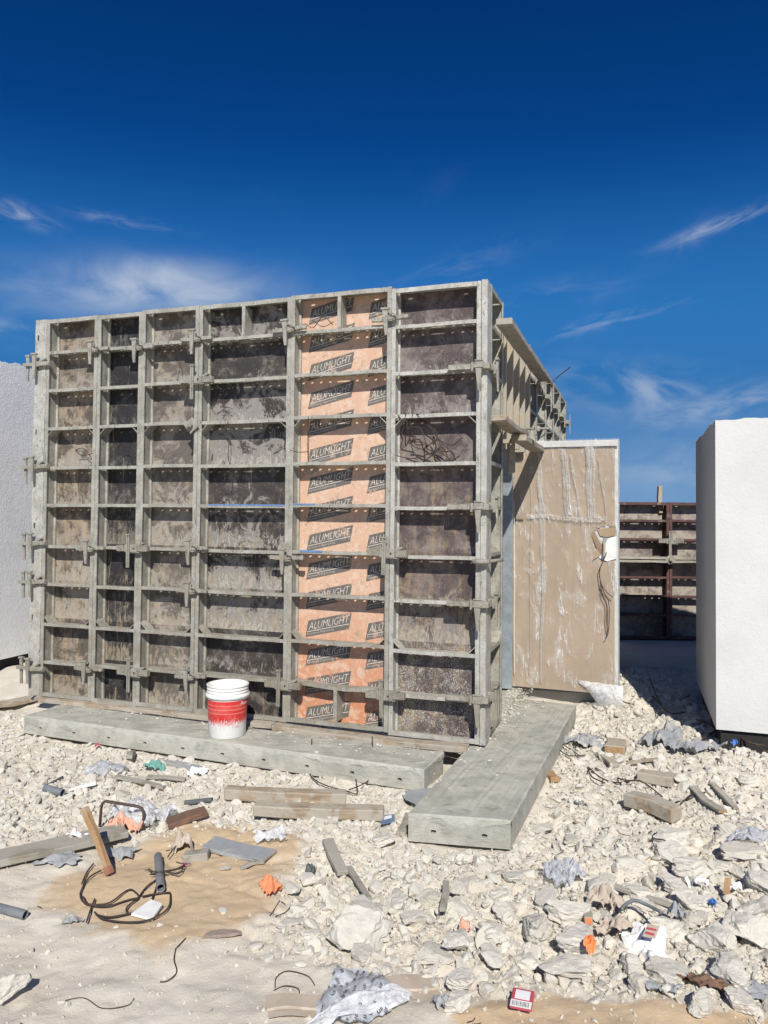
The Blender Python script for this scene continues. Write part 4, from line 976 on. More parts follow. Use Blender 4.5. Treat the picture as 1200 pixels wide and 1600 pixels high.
# loose flap of film at the lower right corner
n = 14; vs = []
for i in range(n + 1):
    for j in range(n + 1):
        u, v = i / n, j / n
        x = .56 + u * .37; zt = .10 - .02 * u; zb = .10 - .30 * u ** .8 * 1.0 + .02 * math.sin(u * 9)
        vs.append((x, -.03 - .05 * math.sin(v * 3) * u - .008 * math.sin(u * 22 + v * 5), zt + (zb - zt) * v * (1 - .25 * max(0, u - .8) * 5)))
B().add(vs, [(i * (n + 1) + j, i * (n + 1) + j + 1, (i + 1) * (n + 1) + j + 1, (i + 1) * (n + 1) + j) for i in range(n) for j in range(n)]).obj('loose_film', M['bag'], door, smooth=True)
b = B()
for p in ([(.80, -.06, 1.17), (.785, -.07, 1.12), (.75, -.06, 1.04), (.742, -.05, .97)], [(.742, -.05, .97), (.76, -.05, .90), (.80, -.05, .84), (.85, -.05, .80)],
          [(.742, -.05, .97), (.77, -.05, .86), (.815, -.05, .76), (.82, -.05, .62), (.81, -.05, .50), (.79, -.05, .46)], [(.745, -.05, .97), (.765, -.05, .82), (.80, -.05, .74), (.80, -.05, .6), (.81, -.05, .5)]): b.tube(spline(p), .0035, 5)
b.obj('hanging_wire', M['wire'], door, smooth=True)

# steel door frame
t = thing('door_frame', 'blue grey galvanised steel door jamb between the side formwork and the wrapped door', 'door frame', (HX - .012, HY - .02, 0), ROT_S)
jb = B()
for x0, x1, y0, y1 in ((-.11, -.105, -.04, .055), (-.11, -.02, .055, .060), (-.025, -.02, .0, .055), (-.105, -.075, -.04, -.035), (-.080, -.075, -.035, .0), (-.075, -.02, -.005, .0)): jb.box(x0, x1, y0, y1, 0, 2.12)
jb.obj('jamb', M['steel'], t, bevel=.001)
for z in (.42, 1.02, 1.30, 1.72): B().tube([(-.050, -.008, z), (-.050, -.003, z)], .010, 10).obj('screw_hole', M['dark'], t)
for z in (.38, 1.8): B().tube([(-.014, -.012, z), (-.014, -.012, z + .1)], .008, 8).obj('hinge', M['steel'], t, smooth=True)
b = B(); b.tube(spline([(-.09, -.05, 1.6), (-.06, -.05, 1.2), (-.07, -.055, .9), (-.05, -.05, .5), (-.03, -.05, .12)]), .0025, 5).obj('string', M['paper'], t)

# ------------------------------------------------------------------ white stuccoed boxes
def rough_wall(name, label, pts, z0, z1, edge=.006, n=90, mat='stucco'):
    """closed prism with finely uneven top edge"""
    b = B(); P = [Vector((*p, 0)) for p in pts]; loop = []
    for i in range(len(P)):
        a, c = P[i], P[(i + 1) % len(P)]; m_ = max(2, int((c - a).length / .03))
        for k in range(m_): loop.append(a + (c - a) * k / m_)
    m_ = len(loop); r5 = random.Random(4); vs = []
    hs_ = [z1 + edge * (r5.uniform(-1, 1) + 1.2 * math.sin(i * .21) * math.sin(i * .07)) for i in range(m_)]
    b.add([(p.x, p.y, z0) for p in loop] + [(p.x, p.y, h) for p, h in zip(loop, hs_)], [(i, (i + 1) % m_, (i + 1) % m_ + m_, i + m_) for i in range(m_)])
    c_ = sum(P, Vector()) / len(P)
    b.add([(p.x, p.y, h) for p, h in zip(loop, hs_)] + [(c_.x, c_.y, z1)], [(i, (i + 1) % m_, m_) for i in range(m_)])
    return tag(b.obj(name, M[mat]), label, 'building')
def rect(o, w_, d_, a): # o: near-left corner, width to the right along -a, depth
    dx = (math.cos(a), -math.sin(a)); dy = (math.sin(a), math.cos(a))
    return [o, (o[0] + dx[0] * w_, o[1] + dx[1] * w_), (o[0] + dx[0] * w_ + dy[0] * d_, o[1] + dx[1] * w_ + dy[1] * d_), (o[0] + dy[0] * d_, o[1] + dy[1] * d_)]
wb = rough_wall('white_building', 'bright white stuccoed box building at the right edge', rect((2.222, 5.025), 2.6, 1.55, R(18.1)), .055, 2.118)
pl = B().prism(rect((2.262, 5.045), 2.5, 1.48, R(18.1)), -.4, .053).obj('plinth', M['black'], wb)
lw = rough_wall('white_building', 'tall white stuccoed wall at the left edge, behind the corner post', [(-3.613, 7.0), (-2.35, 11.0), (-5.5, 12.0), (-6.8, 8.0)], .065, 2.874, .012, mat='stucco_left')
B().prism([(-3.66, 7.06), (-2.42, 10.95), (-5.5, 11.9), (-6.7, 8.0)], -.4, .063).obj('plinth', M['black'], lw)

# ------------------------------------------------------------------ red brown formwork in the back
BX, BY = 3.102, 8.15; brot = R(-1.5)
brow = [1.619 - .204 * k for k in range(1, 7)]
for i, (x, lb) in enumerate([(BX - .67, 'dark red brown formwork panel at the back, left one, just right of the door'), (BX, 'dark red brown formwork panel at the back, next to the white building'), (BX + .67, 'dark red brown formwork panel at the back, hidden mostly behind the white building')]):
    panel(lb, .67, 'sheet7', (x, BY - (x - BX) * math.tan(R(1.5)), .14), brot, 'redsteel', rows=[z - .14 for z in brow], h=1.479, gus=False, group='red brown panels at the back', zjit=.004, detail=False)
tag(B().box(2.2, 4.8, 8.32, 8.52, -.1, 1.58).obj('concrete_wall', M['conc2']), 'grey concrete wall behind the red brown panels', 'wall')
plank('waler_plank', 'pale double waler rail across the back red brown panels', (2.3, 8.13, 1.022), (4.1, 8.09, 1.022), .05, .028, 'woodg', 'plank')
plank('waler_plank', 'lower pale waler rail across the back red brown panels', (2.3, 8.115, .984), (4.1, 8.075, .984), .05, .024, 'woodg', 'plank')
o = copy_tree([x for x in bpy.data.objects if x.name == 'alignment_clamp'][0]); o.location = (BX, BY - .01, 1.20); o.rotation_euler = (0, 0, 0); o['label'] = 'grey clamp bar on the seam of the back red brown panels'; o['group'] = 'clamps at the back'
o = copy_tree([x for x in bpy.data.objects if x.name == 'tie_plate_nut'][0]); o.location = (BX - .02, BY - .07, 1.003); o.rotation_euler = (0, 0, 0); o['label'] = 'diamond plate nut on the waler rail of the back red brown panels'
plank('stake', 'pale stake sticking up above the back red brown panels', (3.045, 8.26, 1.5), (3.04, 8.26, 1.80), .05, .04, 'ply', 'stake')
b = B(); b.box(2.2, 4.6, 7.35, 8.30, -.12, .12); tag(b.obj('back_slab', M['ground'], bevel=.01), 'shaded concrete slab at the foot of the back red brown panels', 'slab')

# ------------------------------------------------------------------ bucket
bk = thing('paint_bucket', 'white plastic bucket with red printed band standing on the long slab', 'bucket', (-1.046, 5.113, -0.031), R(12)); bk.scale = (.93, .93, .885)
b = B(); b.lathe([(.002, .0), (.128, .0), (.132, .006), (.143, .26), (.1445, .285), (.1445, .292), (.156, .294), (.158, .318), (.146, .322), (.146, .330), (.150, .332), (.150, .338), (.146, .341), (.146, .352), (.150, .354), (.150, .360), (.147, .364), (.147, .376), (.152, .379), (.152, .385), (.140, .385), (.139, .30), (.128, .012), (.002, .012)], 48)
b.obj('bucket_body', M['bucket'], bk, smooth=True)
cu = bpy.data.curves.new('lettering', 'FONT'); cu.body = 'Recn'; cu.size = .034; cu.shear = .4; o = bpy.data.objects.new('lettering', cu); col.objects.link(o)
me = bpy.data.meshes.new_from_object(o.evaluated_get(bpy.context.evaluated_depsgraph_get())); bpy.data.objects.remove(o); me.materials.clear(); me.materials.append(M['plastic'])
for v in me.vertices:
    a = -.92 + v.co.x / .144; v.co = Vector((math.cos(a) * .1463, math.sin(a) * .1463, .248 + v.co.y))
link('lettering', me, bk)
b = B()
for i in range(5):
    a = -1.16 + i * .055; b.box(-.001, .001, -.002, .002, 0, .008, 0, Matrix.Translation((math.cos(a) * .139, math.sin(a) * .139, .085)))
b.obj('small_print', M['redprint'], bk)

# ------------------------------------------------------------------ stones
def ico(sub):
    bm = bmesh.new(); bmesh.ops.create_icosphere(bm, subdivisions=sub, radius=1)
    v = np.array([x.co[:] for x in bm.verts]); bm.verts.index_update(); f = np.array([[x.index for x in y.verts] for y in bm.faces]); bm.free(); return v, f
def rock_shape(sub, seed, cuts=9, flat=.65, rough=.05):
    r = np.random.default_rng(seed); v, f = ico(sub); v = v.copy()
    for q_ in range(cuts):
        n = r.normal(size=3) if q_ else np.array([r.uniform(-.15, .15), r.uniform(-.3, .1), 1.0]); n /= np.linalg.norm(n); d = r.uniform(.42, .78); k = v @ n - d
        v -= np.outer(np.maximum(k, 0), n) * .97
    v *= np.array([1, r.uniform(.6, .95), flat * r.uniform(.75, 1.1)])
    if sub > 1:
        for o_, sc in enumerate((2.3, 5.1, 9.0, 14.0)):
            nn = vnoise(v[:, 0] * sc + v[:, 2] * 3.1 * sc + 9, v[:, 1] * sc + v[:, 2] * 1.7 * sc, seed + o_)
            v *= (1 + nn * rough * 2.2 / (1 + o_ * .75))[:, None]
    else: v += r.normal(size=v.shape) * .05
    return v, f
ROCKS = []
for k in range(10):
    v, f = rock_shape(4, 100 + k, 12, .62, .12); ROCKS.append(np_mesh('rock', v, f, [M['stone']], False))
SMALLR = []
for k in range(12):
    v, f = rock_shape(3, 300 + k, 11, .62, .10); SMALLR.append(np_mesh('stone', v, f, [M['stone']], False))
def rock(x, y, w_, label, var=None, flat=1.0, rz=None, sink=.30, group=None, name='rock', asp=1.0, mat=None, tilt=.2):
    me = (ROCKS if w_ > .11 else SMALLR)[rnd.randrange(10) if var is None else var]
    o = link(name, me, None, (x, y, gz(x, y) + w_ * .5 * flat * .6 * (1 - sink * 2)), (rnd.uniform(-tilt, tilt), rnd.uniform(-tilt, tilt), rnd.uniform(0, 6.3) if rz is None else rz), (w_ * .5, w_ * .5 * asp, w_ * .5 * flat))
    if mat: o.data = me.copy(); o.data.materials.clear(); o.data.materials.append(M[mat])
    return tag(o, label, 'rock' if name == 'rock' else 'stone', group)
big = [
 ((-0.077, 2.964), .30, 'largest pale flat-topped limestone rock in the centre foreground', 1.0, 1), ((0.185, 2.807), .17, 'flat grey limestone rock just right of the printed plastic bag', .6, 2),
 ((0.282, 2.841), .16, 'rough cream rock right of the flat grey rock', .9, 3), ((0.411, 2.771), .13, 'grey broken rock near the orange scrap in the centre', .8, 4),
 ((0.118, 3.060), .13, 'thin slab of limestone leaning behind the largest rock', .5, 5), ((0.273, 2.603), .12, 'cream rock above the crumpled foil at the bottom', 1.0, 6),
 ((0.255, 2.488), .11, 'rounded pale rock at the bottom edge beside the cardboard strip', 1.0, 0), ((0.361, 2.581), .08, 'small pale cube-like stone at the bottom of the rubble', 1.0, 8),
 ((0.608, 2.962), .21, 'broad limestone rock with a pale spot, left of the orange plastic', .8, 9), ((0.737, 2.865), .20, 'angular limestone rock just above the orange plastic scrap', .9, 0),
 ((0.660, 2.698), .19, 'big cream rock right below the orange plastic scrap', .8, 4), ((0.686, 3.190), .17, 'flat limestone slab beside the clear bag', .6, 5),
 ((0.903, 2.747), .11, 'wedge shaped rock leaning beside the white carton', 1.1, 2), ((1.032, 2.704), .20, 'rounded cream rock below the white carton with red marks', .9, 6),
 ((1.266, 2.864), .22, 'large craggy rock near the right edge, tallest in the heap', 1.0, 7), ((1.417, 2.953), .25, 'large craggy rock touching the right picture edge', .9, 1),
 ((1.216, 2.652), .18, 'pale rounded rock at the lower right', .9, 3), ((1.048, 2.489), .13, 'small rock at the bottom right beside the sand', .9, 9),
 ((1.732, 3.690), .26, 'long limestone slab among the upper right rubble', .5, 5), ((1.628, 3.275), .18, 'dark edged rock at the right edge above the craggy rocks', .9, 8),
 ((1.296, 3.139), .15, 'pale rock next to the blue cap', .9, 0), ((1.186, 3.162), .10, 'cream rock left of the blue cap', .9, 1),
 ((-0.358, 3.062), .15, 'flat cracked rock left of the largest rock', .5, 3), ((-0.335, 3.411), .10, 'cream rock beside the dark shard', .9, 6), ((-0.389, 3.312), .09, 'elongated pale rock right of the orange rag', .8, 7),
 ((-0.331, 3.162), .12, 'pale jagged rock below the orange rag', .9, 9), ((-1.254, 2.565), .14, 'pale wedge of rock at the left edge of the dusty foreground', 1.1, 2),
 ((0.841, 3.995), .17, 'flat limestone rock right of the wide concrete slab', .5, 4), ((0.946, 3.766), .13, 'limestone rock in the middle right of the rubble', .7, 5), ((0.583, 3.369), .12, 'limestone rock just in front of the wide concrete slab', .7, 6),
 ((0.015, 3.784), .14, 'pale rock left of the front end of the wide slab', .7, 8), ((2.175, 4.485), .15, 'pale rock near the right edge by the rebar', .8, 9),
 ((1.476, 4.272), .10, 'pale rock behind the thick timber block', .6, 3), ((-1.378, 3.755), .10, 'pale crumbly rock beside the leaning stick', .8, 1), ((-0.286, 2.760), .05, 'small dark grey pebble in front of the flat cracked rock', .5, 2)]
placed = []
for x_, w_, lb, fl, var in [(e[0], e[1], e[2], e[3], e[4]) for e in big]:
    rock(x_[0], x_[1], w_ * 1.08, lb, var, fl * 1.1, sink=.12, tilt=.12); placed.append((x_[0], x_[1], w_ * .5))
x_ = (-0.613, 2.929); rock(x_[0], x_[1], .16, 'flat brown stone lying in the sand', 5, .25, rz=.3, asp=.7, mat='stoneb', tilt=.05)
x_ = (-0.700, 3.466); rock(x_[0], x_[1], .075, 'pale plaster lump in the brown sand behind the brown stone', 6, .5)
x_ = (-0.638, 3.106); rock(x_[0], x_[1], .055, 'small white stone in the brown sand right of the wire coil', 3, .6)

def blocked(x, y, m_=.0):
    bad = np.zeros(x.shape, bool)
    for P in (SLABA, SLABB): bad |= polydist(x, y, P) > -m_
    face = (x - CX) * sa + (y - CY_) * ca; side_ = (x - CSX) * ca - (y - CSY) * sa
    bad |= (face > -.01 - m_) & (side_ < .03 + m_)
    bad |= polydist(x, y, rect((2.222, 5.025), 2.6, 1.55, R(18.1))) > -m_ * .5
    bad |= (y > 7.35 - m_) & (x > 2.1)
    bad |= (np.abs((x - 1.44) + (y - 6.5) * .0) < .62) & (y > 6.35) & (y < 7.1)
    bad |= (x < -2.7) & (x > -6.8) & (y > 6.9 + (x + 3.6) * -.1) & ((x + 3.613) * 1.0 < (y - 7.0) * .216)
    return bad
def sample(n, area, dens):
    """rejection sampling on the plan"""
    out = np.zeros((0, 2))
    while len(out) < n:
        x = rng.uniform(area[0], area[1], n * 2); y = rng.uniform(area[2], area[3], n * 2)
        d = dens(x, y); k = rng.uniform(0, 1, n * 2) < d
        k &= np.abs(x) < y * .62 + .9
        out = np.vstack([out, np.stack([x, y], 1)[k]])
    return out[:n]
def dens_big(x, y):
    c = sstep(polydist(x, y, COARSE), -.02, .10); f = sstep(polydist(x, y, FINE), -.05, .1)
    near = np.clip(1.35 - (y - 2.4) * .14, .25, 1)
    cl_ = .35 + 1.3 * np.clip(fbm(x, y, 1.3, 3, 91) + .45, 0, 1)
    return np.clip((c * near + .30 * f) * cl_, 0, 1) * ~blocked(x, y, .06)
def dens_small(x, y):
    c = sstep(polydist(x, y, COARSE), -.10, .08); f = sstep(polydist(x, y, FINE), -.12, .1)
    sand_ = sstep(polydist(x, y, SAND), -.1, .1); f = np.maximum(f, .85 * sstep(polydist(x, y, GAP), -.15, .1))
    cl_ = .25 + 1.2 * np.clip(fbm(x, y, 2.1, 3, 95) + .5, 0, 1)
    return np.clip((np.maximum(c, f * .9) + .035) * cl_ + .03, 0, 1) * (1 - .75 * sand_) * ~blocked(x, y, .01)
BIGZ = [(-0.452, 3.085), (0.124, 3.222), (0.473, 3.397), (0.907, 3.527), (1.591, 3.892), (2.246, 4.068), (1.741, 2.573), (1.265, 2.486), (0.896, 2.561), (0.584, 2.608), (0.228, 2.536), (0.108, 2.766), (-0.172, 2.782), (-0.390, 2.839)]
nb = 0
for x, y in sample(600, (-.6, 2.4, 2.3, 4.2), lambda x, y: sstep(polydist(x, y, BIGZ), -.01, .03)):
    if nb >= 48: break
    s_ = float(rng.uniform(.10, .25))
    if any((x - a) ** 2 + (y - c) ** 2 < (s_ * .36 + d * .72) ** 2 for a, c, d in placed): continue
    placed.append((x, y, s_ * .5)); nb += 1
    rock(x, y, s_, 'rough cream limestone boulder among the large ones at the lower right', rnd.randrange(10), rnd.uniform(.7, 1.1), sink=rnd.uniform(.12, .3), asp=rnd.uniform(.75, 1), group='limestone boulders, lower right', tilt=.22)
# single stones that show largest
def dens_mid(x, y): return np.clip(dens_small(x, y) - .07, 0, 1)
pts = sample(900, (-3.6, 3.6, 2.3, 6.2), dens_big); cnt = 0
lab = {0: 'angular cream limestone chunk in the right foreground rubble', 1: 'angular cream limestone chunk in the rubble between the wide slab and the white building', 2: 'cream limestone chunk in the rubble in front of the long slab'}
for x, y in pts:
    if cnt >= 215: break
    s_ = float(np.clip(rng.lognormal(math.log(.068), .32), .045, .14))
    if any((x - a) ** 2 + (y - c) ** 2 < (s_ * .35 + d * .8) ** 2 for a, c, d in placed): continue
    placed.append((x, y, s_ * .5)); cnt += 1
    zone = 2 if polydist(np.array([x]), np.array([y]), FINE)[0] > -.02 else (0 if y < 3.7 else 1)
    o = rock(x, y, s_, lab[zone], rnd.randrange(10), rnd.uniform(.65, 1.05), sink=rnd.uniform(.2, .45), asp=rnd.uniform(.75, 1), name='stone', group=['loose stones, right foreground', 'loose stones by the white building', 'loose stones before the long slab'][zone], tilt=.6)
def stuff_stones(name, n, area, dens, med, sg, lo, hi, sub, sink=.25, seed=5):
    p = sample(n, area, dens); shp = [rock_shape(sub, 700 + seed + k, 6, .7, .05) for k in range(8)]
    nv_ = len(shp[0][0]); V = np.zeros((n, nv_, 3)); s_ = np.clip(rng.lognormal(math.log(med), sg, n), lo, hi) * .5
    var = rng.integers(0, 8, n); a = rng.uniform(0, 2 * np.pi, n); tx = rng.uniform(-.9, .9, n); ty = rng.uniform(-.9, .9, n)
    base = np.stack([shp[k][0] for k in var]); base = base * (s_[:, None, None] * rng.uniform(.7, 1.15, (n, 1, 3)))
    c, s2 = np.cos(tx)[:, None], np.sin(tx)[:, None]; yv, zv = base[..., 1].copy(), base[..., 2].copy(); base[..., 1] = c * yv - s2 * zv; base[..., 2] = s2 * yv + c * zv
    c, s2 = np.cos(ty)[:, None], np.sin(ty)[:, None]; xv, zv = base[..., 0].copy(), base[..., 2].copy(); base[..., 0] = c * xv + s2 * zv; base[..., 2] = -s2 * xv + c * zv
    c, s2 = np.cos(a)[:, None], np.sin(a)[:, None]; xv, yv = base[..., 0].copy(), base[..., 1].copy(); base[..., 0] = c * xv - s2 * yv; base[..., 1] = s2 * xv + c * yv
    z = hz(p[:, 0], p[:, 1]) + s_ * .55 * (1 - 2 * sink)
    base += np.stack([p[:, 0], p[:, 1], z], 1)[:, None, :]
    F_ = shp[0][1][None] + (np.arange(n) * nv_)[:, None, None]
    tone = np.repeat(rng.uniform(0, .97, n), nv_)
    me = np_mesh(name, base.reshape(-1, 3), F_.reshape(-1, 3), [M['stone']], False, {'tone': tone})
    return tag(link(name, me), 'pale broken stones and grit covering the ground', 'rubble', kind='stuff')
stuff_stones('stone_rubble', 7500, (-4.5, 4.6, 2.2, 8), dens_mid, .046, .40, .020, .11, 2, .42, 5)
stuff_stones('gravel', 80000, (-4.6, 4.8, 2.1, 7.8), dens_small, .0115, .50, .004, .036, 1, .34, 30)

def grit_on(label, n, uvs, quad, z):
    v0, f0 = rock_shape(1, 901, 6, .6, .05); V = []; Fc = []; T = []
    for k in range(n):
        u, v = uvs(); p = (np.array(quad[0]) * (1 - u) + np.array(quad[1]) * u) * (1 - v) + (np.array(quad[3]) * (1 - u) + np.array(quad[2]) * u) * v
        s_ = float(np.clip(rng.lognormal(math.log(.010), .6), .003, .035)) * .5; a = rng.uniform(0, 6.3); c, s2 = math.cos(a), math.sin(a)
        q_ = v0 * s_ * rng.uniform(.7, 1.2, 3); V.append(np.stack([q_[:, 0] * c - q_[:, 1] * s2 + p[0], q_[:, 0] * s2 + q_[:, 1] * c + p[1], q_[:, 2] + z + s_ * .4], 1)); Fc.append(f0 + k * len(v0)); T.append(np.full(len(v0), rng.uniform(0, .97)))
    tag(link('grit', np_mesh('grit', np.concatenate(V), np.concatenate(Fc), [M['stone']], False, {'tone': np.concatenate(T)})), label, 'grit', kind='stuff')
grit_on('crumbs of stone lying on the wide concrete slab', 260, lambda: (float(rng.uniform(0, 1)) ** .9, float(rng.beta(3, .8))), [SLABB[0], SLABB[1], SLABB[2], SLABB[3]], -.028) if False else None
grit_on('crumbs of stone on the far left side of the wide concrete slab by the side formwork', 420, lambda: (float(rng.beta(.7, 2.5)), float(rng.beta(2.2, 1.0))), SLABB, -.027)
grit_on('crumbs of stone scattered on the long concrete slab', 300, lambda: (float(rng.uniform(.01, .99)), float(rng.beta(2.5, .9))), SLABA, -.031)
grit_on('broken stone lying on the sill at the foot of the side formwork', 500, lambda: (float(rng.uniform(0, 1)), float(rng.uniform(0, 1))), [spos(.55, -.02)[:2], spos(.55, .12)[:2], spos(2.0, .12)[:2], spos(2.0, -.10)[:2]], -.02)

# ------------------------------------------------------------------ timbers and boards lying about
def gp(p, dz=0): return (p[0], p[1], gz(p[0], p[1]) + dz)
def gmax(p0, p1, dz):
    """ends of a board resting on the bumps between them"""
    zs = [gz(p0[0] + (p1[0] - p0[0]) * k / 8, p0[1] + (p1[1] - p0[1]) * k / 8) for k in range(9)]
    a, c = np.polyfit(range(9), zs, 1); off = max(z - (a * k + c) for k, z in enumerate(zs)) * .6
    return (p0[0], p0[1], c + off + dz), (p1[0], p1[1], a * 8 + c + off + dz)
def gplank(name, label, q0, q1, W, T, mat, cat='plank', lift=0, **k):
    a, c = gmax(q0, q1, T / 2 + lift); return plank(name, label, a, c, W, T, mat, cat, **k)
gplank('timber', 'upper of two parallel weathered timbers in front of the long slab', (-0.890, 4.322), (-0.199, 4.299), .085, .06, 'wood', 'timber', lift=.01, group='pair of weathered timbers', endm='ply')
gplank('timber', 'lower of two parallel weathered timbers in front of the long slab', (-0.682, 4.088), (0.015, 4.019), .085, .06, 'wood', 'timber', lift=.015, group='pair of weathered timbers', endm='ply')
gplank('board', 'grey faced board with a pale edge lying on the brown sand', (-0.845, 3.723), (-0.523, 3.591), .12, .018, 'greyboard', 'board', lift=.006, endm='ply')
gplank('board', 'long pale plank half buried at the left edge', (-1.875, 3.401), (-1.280, 3.794), .13, .03, 'woodg', 'board', lift=.022)
o = plank('stake', 'thin leaning stake with a red painted tip, standing in the sand', gp((-1.206, 3.389), .01), (-1.357, 3.460, 0.115), .030, .024, 'woodo', 'stake')
B().box(.002, .035, -.0156, .0156, -.0126, .0126).obj('red_tip', M['redpaint'], o)
gplank('board', 'grey batten stub lying on the rubble before the long slab', (-0.261, 3.720), (-0.171, 3.457), .055, .02, 'woodg', 'board', lift=.02)
gplank('board', 'short plank tucked beside the left edge of the wide slab', (0.155, 4.124), (0.100, 3.861), .05, .02, 'woodg', 'board', lift=.0)
gplank('board', 'small square block of plywood on the sand behind the pipe', (-0.927, 3.583), (-0.812, 3.585), .07, .035, 'woodg', 'block')
gplank('board', 'narrow sliver of wood beside the grey faced board', (-0.639, 3.467), (-0.547, 3.551), .02, .014, 'woodg', 'sliver')
gplank('timber', 'thick weathered timber block on the right rubble, the largest there', (1.402, 4.299), (1.582, 4.053), .105, .075, 'wood', 'timber', lift=.01, endm='ply')
gplank('timber', 'shorter timber block just behind the thickest one on the right rubble', (1.580, 4.651), (1.752, 4.547), .09, .06, 'wood', 'timber', lift=.005, endm='ply')
gplank('timber', 'small timber offcut with a bright orange sawn end', (1.656, 5.342), (1.581, 5.142), .13, .06, 'ply', 'offcut', lift=.01, endm='woodo')
gplank('board', 'flat grey batten on the right rubble with an orange end, right of the thick block', (1.834, 4.466), (1.862, 4.128), .045, .018, 'woodg', 'batten', lift=.02, endm='woodo')
gplank('board', 'thin grey batten beside the right rebar', (1.966, 4.510), (1.974, 4.219), .035, .014, 'woodg', 'batten', lift=.02)
gplank('board', 'splintered flat stick behind the timber blocks', (1.462, 5.059), (1.502, 4.858), .06, .02, 'wood', 'batten', lift=.01)
gplank('board', 'narrow pale stick behind the shorter timber block', (1.609, 4.960), (1.785, 4.890), .03, .018, 'wood', 'stick', lift=.01)
gplank('board', 'tan board end sticking out of the rubble beside the wide slab', (1.059, 4.787), (1.061, 4.616), .06, .03, 'woodo', 'board')
plank('stake', 'small upright brown stick in the rubble near the right edge', gp((1.483, 3.219), -.02), ((1.496, 3.246)[0], (1.496, 3.246)[1] + .03, gz(*(1.496, 3.246)) + .10), .022, .016, 'woodo', 'stick')
gplank('board', 'weathered board poking out from the left edge by the corner post', (-3.146, 6.071), (-2.885, 6.365), .12, .035, 'wood', 'board', lift=.02)
gplank('board', 'long thin grey lath in the rubble in front of the long slab', (-1.622, 4.615), (-1.289, 4.515), .04, .015, 'woodg', 'lath', lift=.012)
gplank('board', 'second thin lath beside the green scrap', (-1.436, 4.642), (-1.190, 4.604), .035, .015, 'woodg', 'lath', lift=.012)
gplank('board', 'white painted lath in the left rubble', (-1.804, 4.378), (-1.665, 4.422), .03, .012, 'paper', 'lath', lift=.02)
gplank('board', 'small stub of wood standing in the rubble by the long slab', (-1.632, 4.898), (-1.659, 5.052), .04, .03, 'woodg', 'stub', lift=.03)
gplank('board', 'grey weathered strip in the upper rubble before the long slab', (-1.417, 4.954), (-1.137, 4.837), .07, .02, 'greyboard', 'board', lift=.0)
gplank('board', 'tan wood chip right beside the white rag', (-1.540, 3.584), (-1.450, 3.586), .04, .02, 'ply', 'chip')
gplank('board', 'brown plank of rotten wood behind the clear bag', (-1.105, 3.929), (-0.926, 4.015), .09, .03, 'redbrown', 'board', lift=.01)
gplank('board', 'thin slat across the centre rubble', (-0.147, 3.507), (-0.046, 3.177), .028, .012, 'woodg', 'slat', lift=.03)
gplank('board', 'grey slat upright in the rubble at the centre', (0.285, 3.307), (0.252, 3.063), .03, .012, 'woodg', 'slat', lift=.03)
gplank('board', 'long thin slat lying across the right rubble', (0.999, 3.292), (1.199, 3.127), .025, .014, 'woodg', 'slat', lift=.03)
gplank('board', 'small brick coloured stub beside the broken brick', (0.830, 3.106), (0.825, 3.011), .035, .03, 'ply', 'stub', lift=.02, endm='orangerag')

# rods, pipes, wires
def rod(label, pts, r, mat='rebar', name='rebar', cat='rebar', group=None, n=8, smooth=True):
    return tag(B().tube(pts, r, n).obj(name, M[mat], smooth=smooth), label, cat, group)
a_ = (-1.457, 3.922); c_ = (-1.217, 3.887); zz = gz(*a_)
rod('rust brown rebar bent into a U standing in the rubble', [(a_[0], a_[1], zz - .05), (a_[0] + .008, a_[1] - .0, zz + .10), (a_[0] + .014, a_[1], zz + .135), (a_[0] + .03, a_[1], zz + .147), (c_[0] - .03, c_[1], zz + .135), (c_[0] - .008, c_[1], zz + .125), (c_[0], c_[1], zz + .10), (c_[0] + .004, c_[1] - .0, zz - .05)], .0075)
def lying(name, label, q0, q1, r, mat, cat, hollow=True):
    a, c = gmax(q0, q1, r); b = B()
    a, c = Vector(a), Vector(c); d = (c - a).normalized(); u = d.cross(Vector((0, 0, 1))).normalized(); v = d.cross(u); n = 14; vs = []
    for p, rr_ in ((a + d * .001, r * .82), (a, r), (c, r), (c - d * .001, r * .82), (c - d * min(.3, (c - a).length * .5), r * .8)):
        for k in range(n): vs.append(p + (u * math.cos(2 * math.pi * k / n) + v * math.sin(2 * math.pi * k / n)) * rr_)
    m_ = 5; b.add(vs, [(i * n + k, i * n + (k + 1) % n, (i + 1) * n + (k + 1) % n, (i + 1) * n + k) for i in range(m_ - 1) for k in range(n)] + [tuple(range(n))])
    return tag(b.obj(name, M[mat], smooth=False), label, cat)
lying('pipe', 'short grey conduit pipe with wire wrapped round it', (-1.046, 3.567), (-0.935, 3.236), .018, 'pipe', 'pipe')
lying('pipe', 'grey conduit pipe at the left picture edge', (-1.643, 3.129), (-1.432, 3.073), .018, 'pipe', 'pipe')
lying('pipe', 'short black pipe right of the clear bag', (-1.103, 4.259), (-0.945, 4.244), .014, 'slate', 'pipe')
lying('pipe', 'grey pipe stub in the left rubble', (-1.934, 4.355), (-1.815, 4.319), .022, 'pipe', 'pipe')
lying('pipe', 'thin black tube in the left rubble', (-1.989, 4.519), (-1.948, 4.629), .009, 'slate', 'tube')
def gw(l, lift=.008): return [(x, y, gz(x, y) + lift) for x, y in l]
def gws(label, lists, r=.003, lift=.008, **k): return wires(label, [gw(p, lift) for p in lists], r, **k)
